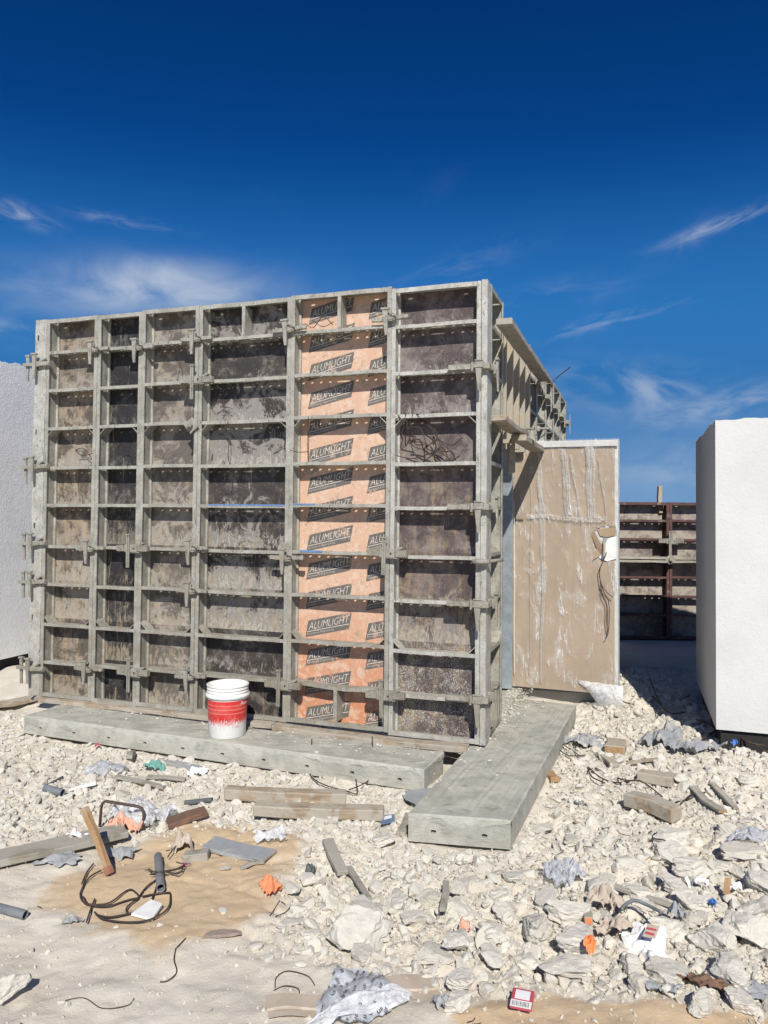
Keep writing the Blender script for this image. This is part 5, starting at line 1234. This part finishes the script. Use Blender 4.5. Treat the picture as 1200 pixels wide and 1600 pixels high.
gws('big loop of dark tie wire lying on the brown sand', [[(-1.264, 3.436), (-1.288, 3.364), (-1.277, 3.241), (-1.244, 3.172), (-1.199, 3.137), (-1.127, 3.159), (-1.077, 3.244), (-1.037, 3.223), (-1.019, 3.202)], [(-1.250, 3.198), (-1.197, 3.132), (-1.118, 3.133), (-1.055, 3.181), (-1.016, 3.192)], [(-1.159, 3.088), (-1.106, 3.031), (-0.989, 2.986), (-0.907, 3.006), (-0.867, 3.102), (-0.888, 3.215), (-0.905, 3.236), (-0.963, 3.230), (-1.003, 3.202)],
    [(-1.148, 3.073), (-1.084, 3.041), (-1.011, 3.051), (-0.958, 3.111), (-0.962, 3.225), (-0.968, 3.301)], [(-1.011, 3.051), (-1.035, 3.100), (-1.031, 3.150), (-1.014, 3.187)], [(-1.016, 3.192), (-1.006, 3.278), (-0.973, 3.335)], [(-1.162, 3.011), (-1.185, 3.122), (-1.197, 3.189)], [(-1.299, 3.307), (-1.322, 3.423), (-1.327, 3.510)]], .0036, .014)
gws('bundle of wire ends tied round the grey pipe', [[(-1.029, 3.369), (-0.978, 3.370), (-0.914, 3.395), (-0.886, 3.431)], [(-1.016, 3.346), (-0.960, 3.359), (-0.893, 3.372), (-0.889, 3.419)], [(-1.036, 3.393), (-0.971, 3.347), (-0.888, 3.395)], [(-0.997, 3.555), (-0.990, 3.636), (-0.977, 3.677)]], .003, .03)
gws('curled wire lying on top of the front edge of the long slab near the bucket', [[(-1.987, 5.811), (-1.899, 5.727), (-1.768, 5.697), (-1.611, 5.685)], [(-1.775, 6.078), (-1.700, 5.874), (-1.611, 5.788), (-1.642, 5.968), (-1.694, 6.119)], [(-1.935, 5.692), (-1.844, 5.781), (-1.779, 5.890), (-1.709, 5.820)]], .0026, .008)
for o in [bpy.data.objects[-1]] if False else []: pass
gws('black wire bits on the long slab right of the bucket', [[(-0.473, 5.252), (-0.434, 5.311), (-0.384, 5.254), (-0.346, 5.343), (-0.262, 5.287)], [(-0.472, 5.339), (-0.404, 5.225), (-0.439, 5.370)]], .0026, .13)
wires('dark wire looping out of the holes of the long slab', [[(*(-0.455, 4.930), .0), *gw([(-0.449, 4.736), (-0.400, 4.558), (-0.304, 4.455), (-0.190, 4.417)], .03)], [(*(-0.063, 4.915), .02), *gw([(-0.053, 4.758), (-0.077, 4.566), (-0.135, 4.459), (-0.190, 4.417)], .04)], gw([(-0.190, 4.417), (-0.140, 4.379), (-0.154, 4.564)], .03)], .0036)
gws('dark bent wire on the right rubble beside the timber blocks', [[(1.302, 4.758), (1.360, 4.679), (1.435, 4.604), (1.550, 4.542), (1.640, 4.421)], [(1.442, 4.626), (1.464, 4.572), (1.514, 4.606)], [(1.304, 4.793), (1.297, 4.666), (1.351, 4.580)], [(1.677, 4.324), (1.770, 4.375), (1.885, 4.427)], [(1.673, 4.267), (1.785, 4.365), (1.901, 4.447)]], .0045, .035)
gws('curled black cable beside the wide slab', [[(1.227, 5.243), (1.300, 5.421), (1.362, 5.393), (1.340, 5.218)], [(1.219, 5.173), (1.261, 5.080), (1.355, 5.030)], [(1.266, 5.316), (1.282, 5.161), (1.319, 5.055)], [(1.319, 5.422), (1.362, 5.304), (1.354, 5.136)]], .004, .03)
for i, (p, lb) in enumerate([([(2.305, 5.543), (2.413, 5.249), (2.545, 4.985)], 'long dark rebar reaching the right edge, top one'), ([(2.323, 5.347), (2.374, 5.071), (2.443, 4.787)], 'long dark rebar reaching the right edge, lower one'),
                   ([(2.462, 5.612), (2.588, 5.429), (2.596, 5.171)], 'rebar crossing the others by the white building'), ([(2.135, 5.064), (2.323, 5.246), (2.499, 5.337)], 'short rebar lying flat among the long ones'), ([(2.425, 5.424), (2.377, 4.943), (2.485, 4.884)], 'thin rebar bent across the lower rods'),
                   ([(2.319, 6.549), (2.201, 6.001), (2.127, 5.733)], 'rebar poking up out of the rubble beside the shadow'), ([(2.255, 6.293), (2.209, 5.822), (2.313, 5.773)], 'twisted rebar beside the shadow of the white building'), ([(1.997, 6.494), (1.964, 6.183), (1.988, 6.050)], 'thin twisted rod near the lower corner of the door')]):
    zs = gw(p, .07 if i < 7 else .05); rod(lb, spline(zs, 4), .006 if i < 3 else .0045, 'wire', group='rebar heap by the white building')
gws('thin dark twig wire across the dusty left foreground', [[(-1.068, 2.534), (-0.989, 2.549), (-0.908, 2.504), (-0.834, 2.531), (-0.824, 2.564)]], .0016, .004)
gws('crack-like dark wire on the dust in the lower left', [[(-0.753, 2.813), (-0.743, 2.753), (-0.718, 2.697), (-0.740, 2.663), (-0.765, 2.656)], [(-0.734, 2.875), (-0.751, 2.817)]], .0025, .004)
gws('pale loop of twine in front of the cardboard strip', [[(-0.360, 2.629), (-0.363, 2.683), (-0.328, 2.721), (-0.257, 2.704), (-0.226, 2.656)], [(-0.363, 2.619), (-0.327, 2.633), (-0.283, 2.631), (-0.272, 2.596)]], .002, .004)
gws('twisted black wire in the sand below the orange rag', [[(-0.447, 3.085), (-0.438, 3.170), (-0.425, 3.213)], [(-0.426, 3.085), (-0.388, 3.136), (-0.374, 3.187)]], .0018, .006)
r6 = random.Random(5)
for k in range(26):
    # thin twigs and wire clippings
    px_, py_ = r6.uniform(-1.5, 1.6), r6.uniform(2.4, 3.9); a = r6.uniform(0, 3.14); L2 = r6.uniform(.02, .07)
    if polydist(np.array([px_]), np.array([py_]), SLABB)[0] > -.05: continue
    gws('tiny dark wire clipping scattered on the ground', [[(px_, py_), (px_ + math.cos(a) * L2 * .5 + r6.uniform(-.008, .008), py_ + math.sin(a) * L2 * .5), (px_ + math.cos(a) * L2, py_ + math.sin(a) * L2)]], .0016, .008, group='tiny wire clippings', name='wire_clipping')

# rags, bags, papers
def crumple(name, label, p, sx, sy, h, mat, cat, rz=0, seed=0, n=36, lift=.0, irr=.25, folds=3.0, group=None, z=None, weld=False, thick=.0):
    r7 = np.random.default_rng(seed + 50); u, v = np.meshgrid(np.linspace(-1, 1, n), np.linspace(-1, 1, n))
    # square to disc with an uneven outline
    xx = u * np.sqrt(1 - v * v / 2); yy = v * np.sqrt(1 - u * u / 2); rr_ = np.hypot(xx, yy); th = np.arctan2(yy, xx)
    k = 1 + irr * (np.sin(th * 3 + seed) * .5 + np.sin(th * 5 + seed * 2.1) * .35 + np.sin(th * 9 + seed * 1.3) * .25)
    xx = xx * k; yy = yy * k
    f1 = np.abs(fbm(xx.ravel() + 5, yy.ravel() + 3, folds * .42, 2, 200 + seed, .45)).reshape(n, n); f2 = fbm(xx.ravel(), yy.ravel(), folds * 1.3, 2, 240 + seed).reshape(n, n)
    zz_ = h * ((1 - rr_ ** 2) * .5 + 1.3 * f1 + .22 * f2) + .002
    xx = xx + .14 * fbm(xx.ravel(), yy.ravel(), folds, 2, 260 + seed).reshape(n, n)
    ca_, sa_ = math.cos(rz), math.sin(rz); X_ = xx * sx / 2; Y_ = yy * sy / 2
    gx = p[0] + X_ * ca_ - Y_ * sa_; gy = p[1] + X_ * sa_ + Y_ * ca_
    gb = hz(gx.ravel(), gy.ravel()).reshape(n, n) if z is None else np.full(gx.shape, z)
    z0 = float(gb[n // 2, n // 2])
    co_ = np.stack([X_.ravel(), Y_.ravel(), (gb - z0 + zz_).ravel() + lift], 1)
    ix = np.arange(n * n).reshape(n, n); q_ = np.stack([ix[:-1, :-1], ix[:-1, 1:], ix[1:, 1:], ix[1:, :-1]], -1).reshape(-1, 4)
    o = link(name, np_mesh(name, co_, q_, [M[mat]], True), None, (p[0], p[1], z0), (0, 0, rz)); return tag(o, label, cat, group)
crumple('plastic_bag', 'crumpled clear plastic bag behind the bent U rebar', (-1.271, 4.032), .36, .30, .10, 'bag', 'plastic bag', .2, 1, 44, .012, folds=4)
crumple('plastic_bag', 'thin clear plastic sheet in the rubble below the long slab', (-1.739, 4.773), .26, .22, .05, 'bagc', 'plastic bag', .2, 2, 36, .02)
crumple('plastic_bag', 'crumpled bluish clear bag in the middle of the right rubble', (0.805, 3.373), .19, .17, .07, 'bagc', 'plastic bag', .6, 3, 44, .035, folds=5)
crumple('plastic_bag', 'small clear plastic scrap at the upper right rubble', (1.845, 3.807), .22, .12, .04, 'bagc', 'plastic bag', .3, 4, 30, .03)
crumple('plastic_bag', 'small knotted white plastic bag on the brown sand', (-0.539, 3.758), .16, .085, .06, 'bag', 'plastic bag', .2, 5, 30, .01)
crumple('rag', 'knotted salmon pink rag beside the clear bag', (-1.320, 3.862), .17, .13, .07, 'salmonrag', 'rag', -.5, 6, 40, .012, irr=.6, folds=5)
crumple('rag', 'bright orange rag on the edge of the brown sand', (-0.476, 3.277), .085, .085, .06, 'orangerag', 'rag', .3, 7, 36, .012, irr=.3, folds=3.4)
crumple('scrap', 'bright orange plastic scrap standing on the lower right rubble', (0.757, 2.760), .05, .05, .03, 'orangeplastic', 'scrap', .3, 8, 18, .07, irr=.12)
crumple('scrap', 'faded orange scrap between the rocks right of the largest rock', (0.325, 2.927), .045, .05, .03, 'salmonrag', 'scrap', .3, 9, 18, .03)
crumple('rag', 'green scrap of cloth below the long slab', (-1.438, 4.805), .13, .08, .05, 'cyan', 'rag', .1, 10, 30, .02)
crumple('rag', 'torn grey sheet on the rubble beside the wide slab', (1.423, 5.365), .28, .16, .04, 'greycloth', 'sheet', -.3, 11, 36, .03, irr=.5)
crumple('rag', 'crumpled dark grey sheet in the upper right rubble', (1.942, 5.235), .24, .18, .09, 'greycloth', 'sheet', .1, 12, 36, .03, irr=.5)
crumple('rag', 'long torn grey sheet right of the crumpled grey one', (2.065, 4.997), .34, .13, .05, 'greycloth', 'sheet', -.4, 13, 36, .03, irr=.5)
crumple('rag', 'flat grey scrap at the bottom of the rubble beside the sand', (0.934, 2.596), .12, .07, .015, 'greyboard', 'scrap', -.1, 14, 26, .02, irr=.35)
crumple('rag', 'second flat grey scrap right of the first at the bottom', (0.987, 2.576), .065, .06, .015, 'greyboard', 'scrap', .5, 15, 22, .02, irr=.35)
crumple('rag', 'grey blue scrap above the white carton', (1.162, 2.993), .08, .06, .04, 'greyboard', 'scrap', .5, 16, 22, .06, irr=.35)
crumple('rag', 'grey cloth scrap in the left rubble', (-1.480, 3.514), .17, .10, .03, 'greycloth', 'rag', .2, 17, 30, .01, irr=.4)
crumple('rag', 'grey crumpled cement sack piece behind the red tipped stake', (-1.235, 3.617), .14, .09, .05, 'greycloth', 'sack', .2, 18, 30, .0, irr=.4)
crumple('rag', 'white rag beside the long pale plank', (-1.474, 3.696), .13, .07, .05, 'paper', 'rag', .2, 19, 30, .03, irr=.5)
crumple('paper_scrap', 'white paper scrap on the upper rubble before the long slab', (-1.152, 4.729), .14, .07, .04, 'paper', 'paper', .2, 20, 26, .02, irr=.4)
crumple('paper_scrap', 'brown torn paper bag in the right rubble', (0.921, 3.123), .14, .11, .05, 'card2', 'paper', -.6, 21, 30, .04, irr=.4)
crumple('paper_scrap', 'tan torn paper below the brown paper bag', (0.898, 2.936), .13, .09, .03, 'card2', 'paper', -.2, 22, 30, .04, irr=.3)
crumple('scrap', 'blue plastic cap in the right rubble', (1.353, 3.100), .035, .035, .025, 'blue', 'cap', 0, 23, 16, .05, irr=.1)
crumple('scrap', 'small blue scrap near the rebar heap', (2.299, 4.928), .045, .04, .03, 'blue', 'scrap', 0, 24, 14, .05, irr=.2)
crumple('scrap', 'magenta plastic scrap beside the wire bundle', (-0.899, 3.499), .045, .02, .012, 'pink', 'scrap', .1, 25, 14, .006, irr=.3)
crumple('scrap', 'black curved shard on the rubble right of the brown sand', (-0.321, 3.473), .05, .07, .04, 'slate', 'shard', .1, 26, 18, .02, irr=.1)
crumple('scrap', 'dark grey shard in front of the pipe at the left', (-1.231, 3.038), .08, .05, .02, 'greycloth', 'shard', .1, 27, 18, .004, irr=.3)
crumple('scrap', 'white scrap right under the thick timber block', (1.126, 4.311), .05, .05, .03, 'paper', 'scrap', .1, 28, 16, .03, irr=.2)
crumple('scrap', 'white scrap near the right edge beside the upright stick', (1.531, 3.274), .06, .035, .02, 'paper', 'scrap', .1, 29, 16, .04, irr=.2)
crumple('scrap', 'white torn foil by the upper right of the heap', (1.365, 3.287), .10, .07, .02, 'paper', 'scrap', -.5, 30, 20, .05, irr=.3)
crumple('scrap', 'silver crumpled foil at the bottom next to the cardboard strip', (0.203, 2.494), .07, .06, .04, 'greycloth', 'foil', -.5, 31, 20, .01, irr=.3)
crumple('scrap', 'red and white scrap under the edge of the long slab', (-1.953, 5.195), .05, .03, .02, 'redprint', 'scrap', -.5, 32, 14, .03, irr=.3)
crumple('scrap', 'pink scrap by the foot of the white building', (2.447, 5.611), .06, .05, .04, 'salmonrag', 'scrap', -.5, 33, 14, .05, irr=.3)
crumple('strip', 'brown leathery strip sticking out under the rocks at the lower right', (1.140, 2.605), .20, .05, .02, 'redbrown', 'strip', -.5, 34, 24, .02, irr=.3)
crumple('strip', 'grey sack strip at the right edge on the sand', (1.286, 2.590), .20, .07, .03, 'greycloth', 'strip', .1, 35, 24, .01, irr=.3)
crumple('scrap', 'conical crushed paper cup behind the square wood block', (-0.958, 3.678), .10, .09, .09, 'card2', 'cup', .5, 36, 24, .0, irr=.3)
def flat(name, label, quad, mat, cat, th=.003, lift=.01, tilt=0):
    """thin sheet with the given corners on the ground"""
    b = B(); zb = max(gz(*p) for p in quad) * .5 + min(gz(*p) for p in quad) * .5 + lift
    vs = [(x, y, zb + (tilt if i > 1 else 0)) for i, (x, y) in enumerate(quad)] + [(x, y, zb + th + (tilt if i > 1 else 0)) for i, (x, y) in enumerate(quad)]
    b.add(vs, [(3, 2, 1, 0), (4, 5, 6, 7), (0, 1, 5, 4), (1, 2, 6, 5), (2, 3, 7, 6), (3, 0, 4, 7)]); return tag(b.obj(name, M[mat]), label, cat)
flat('tile', 'white square tile inside the wire loop', [(-0.998, 3.052), (-0.902, 3.015), (-0.895, 3.127), (-0.953, 3.162)], 'paper', 'tile', .01, .012)
flat('sheet_metal', 'bent grey metal sheet between the two concrete slabs', [(0.134, 4.269), (0.209, 4.179), (0.363, 4.472), (0.104, 4.384)], 'greyboard', 'sheet', .004, .03)
bl = flat('label_card', 'small blue and white card beside the end of the lower timber', [(-0.001, 3.921), (0.072, 3.963), (0.070, 4.045), (0.009, 4.027)], 'bluelabel', 'card', .008, .03)
bl2 = flat('white_patch', None, [(0.015, 3.969), (0.056, 3.995), (0.056, 4.028), (0.019, 4.011)], 'paper', None, .0012, .03); 
zt = max(v.co.z for v in bl.data.vertices)
for v in bl2.data.vertices: v.co.z += zt + .0006 - .03 - (min(x.co.z for x in bl2.data.vertices) - .03) if False else 0
mn = min(v.co.z for v in bl2.data.vertices)
for v in bl2.data.vertices: v.co.z += zt + .0005 - mn
bl2.parent = bl

# white and red packet at the bottom edge
def ptext(body, size, org, ux, uy, mat, parent, name='lettering', lift=.0008):
    cu = bpy.data.curves.new('lettering', 'FONT'); cu.body = body; cu.size = size; cu.resolution_u = 2
    o = bpy.data.objects.new('lettering', cu); col.objects.link(o); me = bpy.data.meshes.new_from_object(o.evaluated_get(bpy.context.evaluated_depsgraph_get())); bpy.data.objects.remove(o)
    me.materials.clear(); me.materials.append(M[mat]); ux = Vector(ux).normalized(); uy = Vector(uy); uy = (uy - ux * uy.dot(ux)).normalized(); n_ = ux.cross(uy)
    for v in me.vertices: v.co = Vector(org) + ux * v.co.x + uy * v.co.y + n_ * lift
    return link(name, me, parent)
pc = (0.466, 2.491)
pk = thing('packet', 'red and white paper packet with a barcode strip at the bottom edge', 'packet', (pc[0], pc[1], gz(*pc) + .016), R(-17))
B().box(-.035, .035, -.05, .045, 0, .012).obj('body', M['redprint'], pk, bevel=.002)
B().box(-.024, .024, -.012, .034, .0122, .0132).obj('white_panel', M['paper'], pk)
B().box(-.034, .033, -.055, -.020, .0122, .0132).obj('white_panel', M['paper'], pk)
b = B()
for i in range(13): b.box(-.028 + i * .0042, -.028 + i * .0042 + rnd.choice((.0010, .002)), -.050, -.026, .0133, .0137)
b.obj('barcode', M['ink'], pk)
# white carton with red marks
pc = (1.002, 2.852)
pk = thing('carton', 'torn white carton with red marks wedged between the right rocks', 'carton', (pc[0], pc[1], gz(*pc) + .05), R(-35))
bd = crumple('body', '', pc, .15, .17, .05, 'paper', None, 0, 61, 30, .0, irr=.3, folds=2.2); bd.parent = pk; bd.location = (0, 0, -.03); bd.rotation_euler = (.35, .1, 0)
for k_ in ('label', 'category'):
    if k_ in bd: del bd[k_]
b = B(); b.add([(-.005, -.055, .018), (.04, -.05, .020), (.045, .0, .045), (.0, .0, .042)], [(0, 1, 2, 3)]); b.obj('tan_label', M['card2'], pk)
b = B(); b.add([(.003, -.045, .0255), (.035, -.042, .0275), (.035, -.034, .0315), (.003, -.036, .030)], [(0, 1, 2, 3)]); b.add([(.003, -.026, .0345), (.038, -.023, .0365), (.038, -.016, .0395), (.003, -.018, .0385)], [(0, 1, 2, 3)]); b.obj('red_mark', M['redprint'], pk)
gws('arched grey strap behind the white carton', [[(0.936, 2.945), (0.955, 2.981), (1.005, 3.018), (1.053, 3.010), (1.089, 2.939)]], .007, .09, mat='pipe', name='strap', cat='strap')

# cardboard strips with faint print, and the printed plastic bag lying over them
def strip(label, quad, lines, words, mat='card2', lift=.01):
    P3 = [Vector((x, y, gz(x, y))) for x, y in quad]; zb = sum(p.z for p in P3) / 4 + lift
    for p in P3: p.z = zb + (p.z - zb) * .0
    n = 12; b = B(); vs = []
    for i in range(n + 1):
        u = i / n
        for j, v in enumerate((0, .33, .36, 1)):
            p = (P3[0] * (1 - u) + P3[1] * u) * (1 - v) + (P3[3] * (1 - u) + P3[2] * u) * v; vs.append((p.x, p.y, p.z + .006 * math.sin(u * 5) + (.006 if j > 1 else 0)))
    b.add(vs, [(i * 4 + k, i * 4 + 4 + k, i * 4 + 5 + k, i * 4 + 1 + k) for i in range(n) for k in range(3)])
    o = tag(b.obj('cardboard_strip', M[mat]), label, 'cardboard', 'cardboard strips under the printed bag')
    ux = (P3[1] - P3[0]); uy = (P3[3] - P3[0])
    for k in range(lines): ptext(words, .0085, P3[0] + ux * .12 + uy * (.30 - .10 * k) + Vector((0, 0, .0085)), ux, uy, 'ink', o)
    return o
strip('left cardboard strip with faint lines of print, beside the printed plastic bag', [*[(-0.357, 2.464), (-0.183, 2.482)], *[(-0.191, 2.587), (-0.386, 2.570)]], 2, '-- ----- --- -- ------ - ---- --')
strip('right cardboard strip with faint lines of print, beside the printed plastic bag', [*[(0.015, 2.517), (0.209, 2.575)], *[(0.178, 2.699), (-0.003, 2.652)]], 2, '--- -- ------ - ---- --- --')
bagp = (-0.079, 2.548)
bag = crumple('plastic_bag', 'grey translucent plastic bag printed all over with small dark marks', bagp, .245, .32, .055, 'bagw', 'plastic bag', .15, 41, 60, .012, irr=.14, folds=2.6)
me = bag.data; b = B(); r8 = random.Random(9)
vv = [v.co.copy() for v in me.vertices]; n = 60
for i in range(5, n - 4, 7):
    for j in range(5, n - 4, 7):
        k = i * n + j + (3 if (i // 7) % 2 else 0)
        if k % n > n - 5: continue
        c0 = vv[k]; ux = (vv[k + 3] - vv[k]).normalized(); uy = (vv[min(k + 3 * n, n * n - 1)] - vv[k]).normalized(); uy = (uy - ux * uy.dot(ux)).normalized(); nn_ = ux.cross(uy)
        a_ = .9; u2 = ux * math.cos(a_) + uy * math.sin(a_); v2 = uy * math.cos(a_) - ux * math.sin(a_); s_ = .0055
        def bar(x0, x1, y0, y1): b.add([c0 + u2 * x * s_ + v2 * y * s_ + nn_ * .004 for x, y in ((x0, y0), (x1, y0), (x1, y1), (x0, y1))], [(0, 1, 2, 3)])
        bar(-2, -1.4, -1, 1); bar(-1.4, -.6, -1, -.4); bar(-.6, -.1, -1, 1); bar(.4, .9, -1, 1); bar(.9, 1.8, .4, 1); bar(.9, 1.8, -.4, .1)
tag(b.obj('printed_marks', M['ink'], bag), None, None, kind='stuff')
crumple('plastic_bag', 'white rolled edge of plastic film below the printed bag', (-0.067, 2.459), .40, .09, .06, 'bag', 'plastic film', .35, 42, 40, .02, irr=.15)

# ------------------------------------------------------------------ labels that say where each loose stone lies
LM = [((0.464, 2.491), 'the red and white packet'), ((-0.077, 2.964), 'the largest flat-topped rock'), ((-0.079, 2.548), 'the printed plastic bag'), ((0.805, 3.373), 'the bluish clear bag'),
      ((1.002, 2.852), 'the torn white carton'), ((1.353, 3.100), 'the blue plastic cap'), ((0.757, 2.760), 'the bright orange plastic scrap'), ((0.325, 2.927), 'the faded orange scrap'),
      ((1.494, 4.172), 'the thick weathered timber block'), ((1.667, 4.599), 'the shorter timber block'), ((1.616, 5.240), 'the offcut with the orange sawn end'), ((1.848, 4.290), 'the flat grey batten with the orange end'),
      ((1.496, 3.246), 'the upright brown stick'), ((1.423, 5.365), 'the torn grey sheet by the wide slab'), ((1.942, 5.235), 'the crumpled dark grey sheet'), ((2.413, 5.249), 'the long dark rebar'),
      ((0.274, 3.172), 'the grey slat in the centre'), ((-0.214, 3.584), 'the grey batten stub'), ((0.394, 3.867), 'the front end of the wide slab'), ((1.081, 4.847), 'the right side of the wide slab'),
      ((-0.541, 4.310), 'the upper of the two parallel timbers'), ((-0.327, 4.053), 'the lower of the two parallel timbers'), ((-1.271, 4.032), 'the bag behind the bent rebar'), ((-1.438, 4.805), 'the green scrap of cloth'),
      ((-1.739, 4.773), 'the clear plastic sheet below the long slab'), ((-1.568, 3.480), 'the long pale plank'), ((-1.152, 4.729), 'the white paper scrap'), ((-1.026, 4.252), 'the short black pipe'), ((-1.874, 4.337), 'the grey pipe stub'),
      ((-0.476, 3.277), 'the orange rag'), ((0.921, 3.123), 'the brown paper bag'), ((1.100, 3.207), 'the long thin slat'), ((1.845, 3.807), 'the clear plastic scrap at the right'), ((2.236, 6.096), 'the shadow of the white building'),
      ((0.934, 2.596), 'the flat grey scrap at the bottom'), ((1.216, 2.652), 'the pale rounded lower right rock'), ((-0.358, 3.062), 'the flat cracked rock'), ((-0.190, 4.417), 'the loop of wire before the long slab'), ((0.686, 3.190), 'the flat rock by the clear bag'),
      ((0.311, 3.516), 'the open rubble before the wide slab'), ((1.117, 3.734), 'the fine rubble at the middle right'), ((-2.088, 5.292), 'the left end of the long slab'), ((-2.317, 4.758), 'the left picture edge')]
for o in [x for x in bpy.data.objects if x.get('group') and (x['group'].startswith('loose stones') or x['group'].startswith('limestone boulders'))]:
    x, y = o.location.x, o.location.y; k = min(range(len(LM)), key=lambda i: (LM[i][0][0] - x) ** 2 + (LM[i][0][1] - y) ** 2)
    dx, dy = x - LM[k][0][0], y - LM[k][0][1]; dd = math.hypot(dx, dy); w2 = o.scale.x * 2
    if abs(dx) > abs(dy): ds = 'right of' if dx > 0 else 'left of'
    else: ds = 'behind' if dy > 0 else 'in front of'
    sz_ = 'small' if w2 < .055 else 'mid-sized' if w2 < .08 else 'fairly large' if w2 < .12 else 'large' if w2 < .17 else 'very large'
    shp_ = 'flat' if o.scale.z < .8 * o.scale.x else 'chunky'
    o['label'] = '%s %s cream stone %s%s %s' % (sz_, shp_, 'just ' if dd < .13 else 'well ' if dd > .32 else '', ds, LM[k][1])
    o['group'] = 'loose limestone stones in the rubble'
